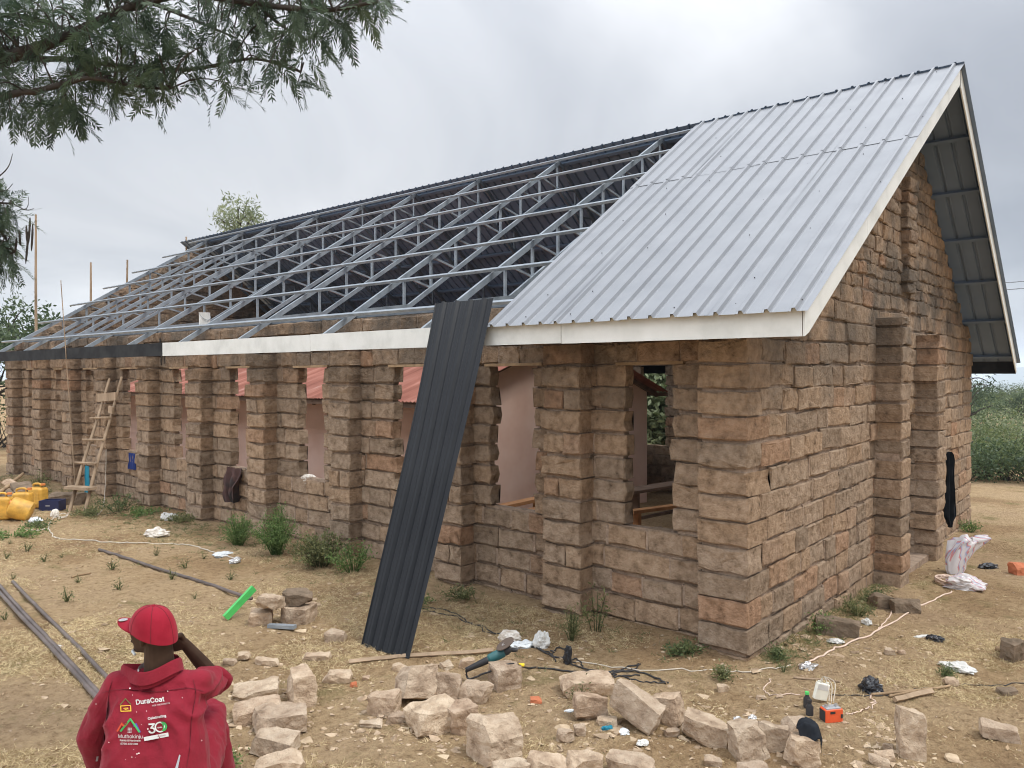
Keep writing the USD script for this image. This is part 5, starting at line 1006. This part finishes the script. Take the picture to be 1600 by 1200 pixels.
# collar standing off the neck, its left end flared; white shirt inside it
an = np.linspace(-.25, 2 * np.pi * .86, 44); rows = []
Nc = C7 + z * .012 - Rh * .012
for k, (r, u) in enumerate([(.100, -.05), (.098, -.012), (.090, .016), (.096, .024), (.104, .014), (.112, -.03)]):
    fl = np.exp(-((an - np.pi) / .45) ** 2)
    rows.append(Nc + (np.cos(an) * (r * 1.0 + .055 * fl * (k > 1)))[:, None] * Rh + (np.sin(an) * -r * .88)[:, None] * Fh + (u + .022 * np.cos(an) + .018 * fl * (k > 1) + .006 * np.sin(an * 3))[:, None] * z)
n = len(an); V = np.vstack(rows); i, j = np.meshgrid(np.arange(5), np.arange(n - 1), indexing='ij'); a = (i * n + j).ravel()
obj('collar', (V - base, np.stack([a, a + 1, a + n + 1, a + n], -1)), MAT['redcloth'], who, smooth=60)
rows = [Nc + (np.cos(an) * r)[:, None] * Rh + (np.sin(an) * -r * .9)[:, None] * Fh + (u + .012 * np.cos(an * 1.0 + .6))[:, None] * z for r, u in ((.088, -.03), (.080, .012), (.078, .022))]
V = np.vstack(rows); i, j = np.meshgrid(np.arange(2), np.arange(n // 2 - 2, n - 9), indexing='ij'); a = (i * n + j).ravel(); sm = trimesh.Trimesh(V - base, np.vstack([np.stack([a, a + 1, a + n + 1], -1), np.stack([a, a + n + 1, a + n], -1)]), process=True); sm.remove_unreferenced_vertices(); obj('shirt', sm, MAT['white'], who, smooth=True)
b = tube(spline([H(.062, .04, -.115), H(.085, .03, -.105), H(.100, 0, -.112), H(.085, -.03, -.105)], 4), .006, 6); obj('face_mask', (b[0] - base, b[1]), MAT['film'], who, smooth=True)
# cap: six panels over the crown, button, visor turned up, round sticker
uq, wq = np.meshgrid(np.linspace(0, 2 * np.pi, 49), np.linspace(0, 1, 15), indexing='xy'); e = wq * np.pi / 2
rr_ = np.sin(e) ** .85; seam = 1 - .012 * np.exp(-((np.mod(uq, np.pi / 3) - 0) / .07) ** 2) - .012 * np.exp(-((np.mod(uq, np.pi / 3) - np.pi / 3) / .07) ** 2)
hx, hy, hz = np.cos(uq) * rr_ * .106 * seam, np.sin(uq) * rr_ * .088 * seam, np.cos(e) * .080 * (1 + .06 * np.cos(uq) * rr_)
low = -.030 - .030 * (1 - np.cos(uq)) / 2 * 1.6 + .024 * (1 + np.cos(uq)) / 2
hz = .010 + hz + low * wq ** 2.2; ct = np.array([-.004, 0, .0])
P = Hc + (hx + ct[0])[..., None] * hf + hy[..., None] * hs + (hz + .006)[..., None] * z
n = 49; V = P.reshape(-1, 3); i, j = np.meshgrid(np.arange(14), np.arange(48), indexing='ij'); a = (i * n + j).ravel(); V2 = np.vstack([V, Hc + (V - Hc) * .985])
ff = np.stack([a, a + 1, a + n + 1, a + n], -1); k0 = len(V); bot = 14 * n + np.arange(48); capf = np.vstack([ff, ff[:, ::-1] + k0, np.stack([bot, bot + k0, bot + 1 + k0, bot + 1], -1)])
cap = obj('cap', (V2 - base, capf), MAT['redcap'], who, smooth=50)
for k in range(6):
    col = k * 8; q = P[1:, col]; out = q - Hc; q = q + out / np.linalg.norm(out, axis=1, keepdims=True) * .0006; tv_, tf_ = tube(q, .0012, 4); obj('seam', (tv_ - base, tf_), MAT['seamred'], cap)
m = trimesh.creation.icosphere(2, .009); obj('button', (np.array(m.vertices) * [1, 1, .6] + Hc + z * .096 - hf * .004 - base, m.faces), MAT['redcap'], cap, smooth=True)
uu, vv = np.meshgrid(np.linspace(-1, 1, 21), np.linspace(0, 1, 9), indexing='xy'); th = uu * 1.12
inx, iny = np.cos(th) * .099, np.sin(th) * .083; ln = .082 * np.sqrt(np.clip(1 - (uu * .96) ** 2, 0, 1))
bxx = inx + ln * vv; byy = iny * (1 - .12 * vv); bzz = .018 - .016 * np.abs(np.sin(th)) ** 2 * 1.6 + vv * .006 - .010 * uu ** 2
P = Hc + bxx[..., None] * hf + byy[..., None] * hs + bzz[..., None] * z; V = np.vstack([P.reshape(-1, 3), P.reshape(-1, 3) - z * .005]); n = 21; i, j = np.meshgrid(np.arange(8), np.arange(20), indexing='ij'); a = (i * n + j).ravel(); ff = np.stack([a, a + 1, a + n + 1, a + n], -1)
ring = np.concatenate([np.arange(21), np.arange(1, 9) * 21 + 20, 8 * 21 + np.arange(19, -1, -1), np.arange(7, 0, -1) * 21]); r2 = np.roll(ring, -1); k0 = 189
obj('visor', (V - base, np.vstack([ff, ff[:, ::-1] + k0, np.stack([ring, r2, r2 + k0, ring + k0], -1)])), MAT['redcap'], cap, smooth=50)
pc = Hc + hf * .150 + hs * .014 + z * .0225; v, f = lathe([(0, 0), (.019, 0), (.019, .0016), (0, .002)], 20); st = obj('sticker', (v + pc - base, f), MAT['metal'], cap); v, f = lathe([(.0, .002), (.008, .0022), (0, .0026)], 14); obj('sticker_emblem', (v + pc - base, f), MAT['grey'], cap)
# shoes and the stone under the seat
for F_ in (FtR, FtL):
    c = [(F_ - z * .03, .048), (F_ + Fh * .16 - z * .055, .036), (F_ + Fh * .06 - z * .035, .046)]; v, f = skin_of(hull_spheres([p for p, r in c], [r for p, r in c], 14), .02, 4); obj('shoe', (v - base, f), MAT['shoe'], who, smooth=True)
v, f = rock_mesh(.62, .42, .30, np.random.default_rng(15), .3, .05, .015); sp = Pel.copy(); sp[2] = float(ground(sp[0], sp[1])) + (Pel[2] - .15 - float(ground(sp[0], sp[1]))) - .135
hgt = Pel[2] - .13 - float(ground(sp[0], sp[1])); v[:, 2] *= hgt / .30; place(obj('seat_stone', (rotz(v, -49), f), MAT['rock'], label='block that the person in red sits on', cat='stone'), [sp[0], sp[1], float(ground(sp[0], sp[1])) + hgt / 2 - .01])
# --- prints on the back, laid onto the cloth
JT = trimesh.Trimesh(jv, jf, process=False); fn = JT.face_normals; tri3 = jv[jf]; keep = (fn @ (CAM - Mid) > 0); tri3 = tri3[keep]
def shoot(q):
    """Nearest points of the jacket's back along the lines of sight through q (n x 2)."""
    out = np.zeros((len(q), 3)); e1, e2 = tri3[:, 1] - tri3[:, 0], tri3[:, 2] - tri3[:, 0]
    for k0 in range(0, len(q), 150):
        qq = q[k0:k0 + 150]; d = FW * FPX + RT * (qq[:, :1] - 800) - UP * (qq[:, 1:] - 600); d /= np.linalg.norm(d, axis=1, keepdims=True)
        h = np.cross(d[:, None], e2[None]); a = (h * e1[None]).sum(-1); a = np.where(np.abs(a) < 1e-12, 1e-12, a); s = CAM - tri3[:, 0]; u = (h * s[None]).sum(-1) / a; qv = np.cross(s, e1); vv = (d @ qv.T) / a; t = (e2 * qv).sum(-1)[None] / a
        t = np.where((u >= -1e-6) & (vv >= -1e-6) & (u + vv <= 1 + 1e-6) & (t > .5), t, 1e9).min(1); t = np.where(t > 1e8, np.median(t[t < 1e8]) if (t < 1e8).any() else 3.4, t); out[k0:k0 + 150] = CAM + d * (t - .004)[:, None]
    return out
def print_on(name, mesh, mat, ox, oy, s, rot=-6, label=None):
    """mesh: flat lettering or shape, x right, y up; its origin goes to pixel ox, oy; s pixels per unit."""
    v, f = tri(mesh) if hasattr(mesh, 'vertices') else mesh
    v = np.asarray(v, float); m = trimesh.Trimesh(v, f, process=False); k = m.face_normals[:, 2] > .5; m2 = trimesh.Trimesh(v, np.asarray(f)[k], process=False); m2.merge_vertices(); v = np.array(m2.vertices)
    a = math.radians(rot); q = np.stack([ox + (v[:, 0] * math.cos(a) + v[:, 1] * math.sin(a)) * s, oy + (v[:, 0] * math.sin(a) - v[:, 1] * math.cos(a)) * s], 1)
    obj(name, (shoot(q) - base, np.array(m2.faces)), MAT[mat], who, label=label)
from shapely.geometry import Polygon, LineString, Point
def shp(g, depth=.1): return trimesh.util.concatenate([trimesh.creation.extrude_polygon(k, depth, engine='earcut') for k in (g.geoms if hasattr(g, 'geoms') else [g])])
def line(pts, w): return LineString(pts).buffer(w / 2, cap_style=2)
T_ = lambda s, h, b=False: text_mesh(s, h, .1, b)
print_on('back_print', T_('DuraCoat', 7.4, True), 'white', 212, 1101, 1.0, -7)
print_on('back_print', T_('FOR THE EXPERTS', 2.3), 'white', 238, 1104, 1.0, -9)
print_on('back_print', T_('Celebrating', 5.0, True), 'white', 231, 1125, .78, -10)
print_on('back_print', T_('3', 15, True), 'white', 231, 1146, 1.0, -4)
print_on('back_print', shp(Point(0, 0).buffer(8.4).difference(Point(0, 0).buffer(6.2))), 'white', 250, 1136, 1.0, 0)
print_on('back_print', shp(Point(2.2, 0).buffer(7.6).difference(Point(-4.2, 1.0).buffer(7.6))), 'printgreen', 251.5, 1136, 1.0, -20)
print_on('back_print', T_('YEARS', 2.4, True), 'white', 245, 1138, .8, -4)
bar_ = line([(0, 0), (39, 0)], 6.2); print_on('back_print', shp(bar_), 'white', 225, 1155, 1.0, -11)
print_on('back_print', T_('STRONGER TOGETHER', 2.0), 'redcloth', 232, 1154.6, .9, -11)
house = line([(0, 0), (0, 9), (2, 9)], 1.4).union(line([(0, .5), (16, .5)], 1.6)).union(line([(15.5, 0), (15.5, 9)], 1.4)).union(line([(1, 9), (15, 9)], 1.3)).union(line([(4, 5), (11, 5), (11, 3)], 1.2)).union(line([(6, 3), (9, 3)], 1.2))
print_on('back_print', shp(house), 'printyellow', 189, 1112, 1.0, -3)
print_on('back_print', shp(line([(-1, 9.5), (8, 19), (16, 9.5)], 1.5)), 'printdark', 189, 1111, 1.0, -3)
print_on('back_print', shp(line([(0, 0), (15, 20), (30, 0)], 3.0)), 'printgreen', 188, 1143, 1.0, 2)
print_on('back_print', shp(line([(0, 0), (7, 13), (10, 9)], 2.6)), 'printred', 183, 1143, 1.0, 2); print_on('back_print', shp(line([(0, 9), (4, 13), (11, 0)], 2.6)), 'printblue', 208, 1144, 1.0, 2)
grid = None
for i in range(3):
    for j in range(4):
        s = Polygon([(i * 2.2, j * 2.2), (i * 2.2 + 1.3, j * 2.2), (i * 2.2 + 1.3, j * 2.2 + 1.3), (i * 2.2, j * 2.2 + 1.3)]); grid = s if grid is None else grid.union(s)
print_on('back_print', shp(grid), 'white', 199.5, 1145, 1.0, 2)
print_on('back_print', T_('Muthokinju', 5.6), 'white', 184, 1153, .98, 1); print_on('back_print', T_('Paints & Hardware', 3.2, True), 'white', 187, 1158, .85, 1); print_on('back_print', T_('0700 622 200', 3.4, True), 'white', 188, 1163.5, .85, 1)
for pts in ([(160, 1082), (190, 1077), (243, 1081), (290, 1075), (318, 1080)], [(176, 1060), (170, 1085), (166, 1120), (160, 1170)], [(302, 1062), (306, 1085), (300, 1120), (297, 1165), (292, 1198)]):
    sp_ = spline([(a - 240, -(b_ - 1100)) for a, b_ in pts], 6); print_on('seam', shp(LineString(sp_).buffer(.4)), 'seamred', 240, 1100, 1.0, 0)
prg = np.random.default_rng(12); fk = None
for q in [(204, 1060), (203, 1075.5), (207, 1086), (213.5, 1112.5), (229, 1111), (221, 1132), (315, 1157), (209, 1171), (214, 1178), (217, 1177), (212, 1184), (206, 1183), (196, 1187), (150, 1100), (285, 1090), (170, 1160), (262, 1080), (231, 1139)]:
    s = Point(q[0] - 200, -(q[1] - 1100)).buffer(prg.uniform(.5, 1.25), 3); fk = s if fk is None else fk.union(s)
print_on('paint_fleck', shp(fk), 'paint_spot', 200, 1100, 1.0, 0)
print_on('side_stripe', shp(Polygon([(0, 0), (5, 0), (8, 22), (5, 22)])), 'grey', 146, 1204, 1.0, 0); print_on('side_stripe', shp(Polygon([(0, 0), (5, 0), (10, 26), (8, 27)])), 'grey', 272, 1206, 1.0, 0)

# ================================================================ the silky oak overhead
oak = thing('silky_oak', 'tall silky oak whose feathery branches hang into the top left of the view', 'tree', (0, 0, 0))
trunk0 = J(-420, 300, 4.6); tb = np.array([trunk0[0], trunk0[1], float(ground(trunk0[0], trunk0[1]))])
obj('trunk', tube(spline([tb - z * .3, tb + z * 1.5 + Rh * .03, tb + z * 3.2 - Rh * .04, tb + z * 5.2, tb + z * 7.0 + Rh * .1], 6), np.linspace(.19, .09, 25), 12), MAT['bark'], oak, smooth=True)
def on_trunk(h): return tb + z * h
LIMBS = [([on_trunk(2.7), J(-160, 180, 4.35), J(0, 97, 4.15), J(62, 74, 4.1), J(112, 54, 4.05), J(172, 26, 4.0), J(232, 2, 3.95), J(300, -8, 3.9), J(400, 6, 3.85), J(505, 16, 3.8), J(590, 2, 3.75)], .040, .008),
         ([J(25, 88, 4.13), J(60, 92, 4.15), J(112, 93, 4.2), J(200, 104, 4.25), J(300, 108, 4.2), J(395, 92, 4.15), J(470, 112, 4.1)], .018, .006),
         ([on_trunk(2.45), J(-180, 235, 4.3), J(0, 154, 4.05), J(60, 142, 4.0), J(108, 129, 3.95), J(142, 122, 3.9), J(200, 132, 3.9), J(262, 140, 3.9)], .024, .006),
         ([on_trunk(3.1), J(-150, 60, 4.6), J(0, 24, 4.5), J(100, 44, 4.45), J(160, 60, 4.4)], .026, .006), ([J(400, 6, 3.85), J(440, 40, 3.9), J(480, 62, 3.95)], .010, .005), ([J(232, 2, 3.95), J(300, 30, 4.1), J(370, 60, 4.2)], .012, .005),
         ([on_trunk(2.0), J(-200, 330, 5.0), J(-30, 318, 5.5), J(22, 318, 5.6)], .022, .006), ([J(-30, 318, 5.5), J(0, 360, 5.6), J(22, 395, 5.65)], .010, .004),
         ([J(-60, 316, 5.4), J(-10, 282, 5.5), J(12, 262, 5.55), J(20, 240, 5.55)], .007, .002), ([J(-10, 300, 5.5), J(10, 297, 5.5), J(20, 287, 5.5)], .004, .002), ([J(20, 318, 5.6), J(40, 328, 5.6), J(53, 326, 5.6)], .004, .002), ([J(40, 328, 5.6), J(44, 320, 5.6), J(45, 307, 5.6)], .003, .0015)]
limbpts = []
for pts, r0, r1 in LIMBS:
    s = spline(pts, 6); limbpts.append(s); obj('limb', tube(s, np.linspace(r0, r1, len(s)), 7), MAT['bark'], oak, smooth=True)
allp = np.vstack(limbpts[:6]); lowp = np.vstack(limbpts[6:8])
pod = MB()
for qx, y0, y1, dx in [(47, 340, 382, -3), (44, 362, 412, -4), (51, 350, 392, -2), (41, 352, 378, 1), (30, 360, 384, 2), (26, 372, 396, -3)]:
    pod.add(*tube(spline([J(qx, y0, 5.6), J(qx + dx * .4, (y0 + y1) / 2, 5.6), J(qx + dx, y1, 5.6)], 4), [.004, .006, .008, .008, .008, .007, .008, .006, .003], 5))
obj('pods', pod.mesh(), MAT['bark'], oak, smooth=True)
lr = np.random.default_rng(44)
def frond_proto(rng):
    """A pinnate leaf, 1 long along +x, drooping; narrow leaflets in pairs."""
    V, Fc = [], []; n = 12
    def add(v, f): k = sum(len(q) for q in V); V.append(v); Fc.append(np.asarray(f) + k)
    bend = rng.uniform(.15, .42); cen = lambda s: np.array([s, 0, -bend * s * s])
    for k in range(n):
        s = .14 + .86 * k / (n - 1) * .97; c = cen(s); ln = (.36 - .20 * s) * rng.uniform(.85, 1.15)
        for sd in (-1, 1):
            a = math.radians(rng.uniform(30, 44)); d = np.array([math.cos(a), sd * math.sin(a), -.22 + rng.normal(0, .12)]); d /= np.linalg.norm(d); w = np.array([-d[1], d[0], .35 * sd]) * .021
            m = c + d * ln * .45; add(np.array([c, m + w, c + d * ln, m - w]), [[0, 1, 2], [0, 2, 3]])
    e = cen(1); add(np.array([cen(.9), e + [0, .02, 0], e + [.13, 0, -.08], e - [0, .02, 0]]), [[0, 1, 2], [0, 2, 3]])
    for s in np.linspace(0, .9, 6):
        a, b = cen(s), cen(s + .15); add(np.array([a - [0, .006, 0], a + [0, .006, 0], b + [0, .006, 0], b - [0, .006, 0]]), [[0, 1, 2], [0, 2, 3]])
    return np.vstack(V), np.vstack(Fc)
PR = [frond_proto(lr) for _ in range(5)]
def sprays(centres, limbs, nper, size, flare, twig):
    b = MB(); tw = MB()
    for c in centres:
        nb = limbs[np.argmin(((limbs - c) ** 2).sum(1))]; out = c - nb; dist = np.linalg.norm(out); out = out / (dist + 1e-6)
        tw.add(*tube(spline([nb, (nb + c) / 2 + z * .04 + lr.normal(0, .015, 3), c], 3), np.linspace(.005, .0022, 7), 4))
        for k in range(nper):
            d = out * flare + lr.normal(0, .62, 3) + z * -.30; d /= np.linalg.norm(d); u = z + lr.normal(0, .45, 3); y = np.cross(u, d); y /= np.linalg.norm(y); u = np.cross(d, y)
            s = size * lr.uniform(.65, 1.2); v, f = PR[lr.integers(5)]; st = c - out * dist * lr.uniform(0, .55) + lr.normal(0, .02, 3); b.add(st + (v[:, :1] * d + v[:, 1:2] * y + v[:, 2:3] * u) * s, f)
    return b, tw
poly = [(-120, -60), (640, -60), (600, 2), (560, 22), (548, 40), (505, 62), (492, 70), (478, 90), (470, 125), (448, 118), (420, 128), (385, 118), (355, 130), (320, 118), (285, 132), (240, 134), (200, 142), (165, 132), (140, 120), (122, 150), (118, 172), (88, 182), (70, 158), (40, 150), (20, 172), (-60, 190), (-120, 180)]
pg_ = Polygon(poly); holes_ = [(66, 114, 30), (84, 62, 16), (432, 36, 16), (300, 12, 14), (64, 160, 0), (395, 62, 10), (105, 20, 0), (410, 78, 8)]
cen = []
while len(cen) < 240:
    qx, qy = lr.uniform(-110, 610), lr.uniform(-55, 178)
    if not pg_.contains(Point(qx, qy)) or any((qx - a) ** 2 + (qy - b) ** 2 < r * r for a, b, r in holes_): continue
    base_d = 4.15 - .0006 * qx; cen.append(J(qx, qy, base_d + lr.normal(0, .16)))
lo_ = [J(qx, qy, 3.95 + lr.normal(0, .05)) for qx, qy in [(95, 168), (118, 165), (100, 185), (80, 172), (60, 165), (22, 172), (465, 130), (440, 118), (480, 95), (505, 62), (545, 40), (585, 12), (600, -2), (575, -10), (360, 130), (300, 128), (250, 140), (190, 128), (170, 140), (560, 10), (530, 30)]]
b, tw = sprays(cen + lo_, allp, 5, .185, .45, 0); obj('foliage', b.mesh(), MAT['oak_leaf'], oak, kind='stuff', rnd=4 * 31); obj('twigs', tw.mesh(), MAT['bark'], oak, kind='stuff')
cl = [J(qx, qy, 5.6 + lr.normal(0, .12)) for qx, qy in [(-30, 300), (-12, 318), (6, 314), (18, 322), (-25, 335), (-5, 338), (10, 335), (-30, 355), (-10, 362), (-2, 380), (12, 392), (-25, 385), (-15, 405), (5, 412), (18, 402), (-35, 420), (-6, 275), (-20, 290), (-4, 425)]]
cl += [J(lr.uniform(-60, 26), lr.uniform(285, 425), 5.6 + lr.normal(0, .15)) for k in range(26)]
b, tw = sprays(cl, np.vstack([lowp, limbpts[8][:8]]), 5, .21, .4, 0); obj('foliage', b.mesh(), MAT['oak_leaf'], oak, kind='stuff', rnd=4 * 31); obj('twigs', tw.mesh(), MAT['bark'], oak, kind='stuff')

# ================================================================ plants and straw on the ground
def feathery(name, label, loc, r, h, mat, seed, n=60, leaf=.05, per=12, asp=.28, group=None):
    rng = np.random.default_rng(seed); t = thing(name, label, 'plant', loc, 0, group); st = MB(); cs = []
    for k in range(n):
        a = rng.uniform(0, 6.28); q = rng.uniform(.1, 1) ** .7; tip = np.array([math.cos(a) * r * q, math.sin(a) * r * q, h * (1.05 - .55 * q * q) * rng.uniform(.6, 1)]); p0 = tip * [.25, .25, 0]; pts = spline([p0, p0 * .6 + tip * .4 + [0, 0, h * .1], tip], 3)
        st.add(*tube(pts, np.linspace(.005, .002, 7), 3)); cs += [pts[i] for i in (2, 3, 4, 5, 6)]
    obj('stem', st.mesh(), MAT[mat], t, kind='stuff' if False else None); obj('foliage', leaves(rng, cs, leaf, per, .025, asp, -.5), MAT[mat], t, kind='stuff', rnd=4); return t
feathery('weed_bush', 'feathery weed below the hanging jacket, leftmost of the three by the wall', G(372, 852), .26, .42, 'feather_leaf', 1, 44, .035, 9)
feathery('weed_bush', 'tallest dense feathery weed, middle of the three by the wall', G(433, 866), .28, .60, 'feather_leaf', 2, 70, .035, 10)
feathery('weed_bush', 'wide low leafy weed bush left of the leaning sheet', G(500, 884), .40, .42, 'weed_leaf', 3, 60, .04, 7, .45)
feathery('weed_bush', 'sparse right end of the weeds just left of the leaning sheet', G(552, 893), .30, .34, 'feather_leaf', 4, 26, .035, 6, .4)
feathery('sapling', 'thin sapling growing against the wall left of the corner', G(934, 1000) + Fh * .15, .15, .50, 'weed_leaf', 5, 8, .045, 4, .3)
feathery('weed', 'tuft of upright weed left of the thin sapling', G(893, 1000), .09, .28, 'weed_leaf', 6, 20, .03, 6, .2)
crumple('black_bag', 'small black seedling bag at the foot of the upright weed tuft', G(887, 1036), (.045, .045, .13), 'blackbag', 7, 'bag')
for k, (q, r, h, lab) in enumerate([((1130, 1062), .10, .11, 'green weed at the foot of the building corner'), ((1215, 1030), .11, .12, 'low weed halfway along the gable foot'), ((1283, 988), .12, .24, 'leafy weed left of the long dark boulder'), ((1340, 962), .20, .26, 'dry weed behind the long dark boulder'), ((1365, 940), .12, .18, 'weed left of the grey boulder'), ((1516, 832), .28, .24, 'dry bush at the far corner of the gable wall'),
    ((150, 805), .5, .18, 'low green weeds under the ladder'), ((185, 800), .5, .5, 'pale green weed against the wall right of the ladder'), ((225, 805), .5, .18, 'green weeds before the pilaster right of the ladder'), ((285, 815), .4, .16, 'green weeds at the foot of the fourth pilaster from the ladder'), ((65, 825), .4, .14, 'green patch in front of the round can'), ((22, 838), .5, .12, 'grass patch at the left border in front of the cans'), ((62, 768), .35, .6, 'tall weed against the wall behind the cans'), ((1070, 1022), .25, .12, 'low weeds in the shadow left of the corner'), ((640, 948), .3, .10, 'low weeds in the shadow right of the leaning sheet'), ((720, 935), .25, .16, 'weeds at the foot of the pilaster right of the leaning sheet'), ((1478, 1058), .05, .09, 'single green weed left of the white plastic sheet'), ((345, 1196), .12, .09, 'grass at the knee of the seated person')]):
    feathery('weed', lab, G(*q), r * .85, h * .7, ['weed_leaf', 'bush_leaf', 'feather_leaf'][k % 3], 30 + k, 18, .022 + r * .06, 5, .3)
src = feathery('sprig', 'small green sprig growing on the dry yard left of the leaning sheet', G(70, 878), .06, .11, 'weed_leaf', 90, 7, .022, 3, .28, group='sprigs on the dry yard')
for k, q in enumerate([(97, 872), (186, 921), (122, 910), (104, 942), (10, 873), (20, 905), (175, 890), (245, 868), (305, 936), (290, 888), (8, 968), (16, 850), (268, 905), (318, 872), (42, 862), (360, 906), (1225, 1050), (905, 1098)]):
    copy_of(src, G(*q), 40 * k, scale=[.55 + .07 * (k * 7 % 11)] * 3)
# straw, dry grass and low green growth: one object each
def tufts(name, label, pts, mat, h, n, seed, lean=.9, w=.0028):
    rng = np.random.default_rng(seed); p = np.repeat(np.asarray(pts, float), n, 0); m = len(p); p = p + rng.normal(0, .022, (m, 3)) * [1, 1, 0]; p[:, 2] = ground(p[:, 0], p[:, 1])
    d = rng.normal(0, lean, (m, 3)); d[:, 2] = np.abs(d[:, 2]) * .5 + .35; d /= np.linalg.norm(d, axis=1, keepdims=True); L_ = h * rng.uniform(.4, 1.3, (m, 1)); s = np.cross(d, rng.normal(0, 1, (m, 3))); s /= np.linalg.norm(s, axis=1, keepdims=True)
    V = np.stack([p - s * w, p + s * w, p + d * L_ - z * L_ * .15], 1).reshape(-1, 3); return obj(name, (V, np.arange(m * 3).reshape(-1, 3)), MAT[mat], kind='stuff', label=label, cat='grass', rnd=3)
rng = np.random.default_rng(55); pts = []
qs = np.stack([rng.uniform(-10, 1610, 70000), 1210 - 420 * rng.uniform(0, 1, 70000)], 1); P = Gs(qs); m = fbm(P * [.9, .9, 0], 3, 4); keep = rng.random(70000)
ok = ~((qs[:, 1] < 850) & (qs[:, 0] > 560)) & ~((P[:, 0] > -.05) & (P[:, 1] > 0)) & (keep < np.clip((m - .46) * 6, .015, 1)) & ~((P[:, 0] > 2.2) & (rng.random(70000) < .85))
pts = P[ok][:11000]
tufts('dry_grass', 'trodden dry grass and straw lying over the yard', pts, 'straw', .042, 10, 1, 2.2, .0022)
pts = []
while len(pts) < 900:
    y = rng.uniform(.5, 17); x = -abs(rng.normal(.0, .55)); 
    if y < 6.5 and rng.random() < .7: continue
    pts.append((x - .02, y, 0))
for k in range(260): x = rng.uniform(.1, 3.3); pts.append((x, -abs(rng.normal(.05, .16)), 0))
tufts('green_grass', 'low green grass along the foot of the walls', pts, 'weed_leaf', .075, 9, 2, .8)
# leaf litter and dirt of small dark bits
b = MB(); lp = []
lp = Gs(np.stack([rng.uniform(-5, 1605, 1500), rng.uniform(830, 1208, 1500)], 1)) + [0, 0, .006]
V, Fl = leaves(rng, lp, .035, 1, .001, .5, 0); V[:, 2] = np.maximum(ground(V[:, 0], V[:, 1]) + .004, np.minimum(V[:, 2], ground(V[:, 0], V[:, 1]) + .02)); obj('leaf_litter', (V, Fl), MAT['wood'], kind='stuff', label='dry leaf litter strewn over the yard', cat='leaf litter')
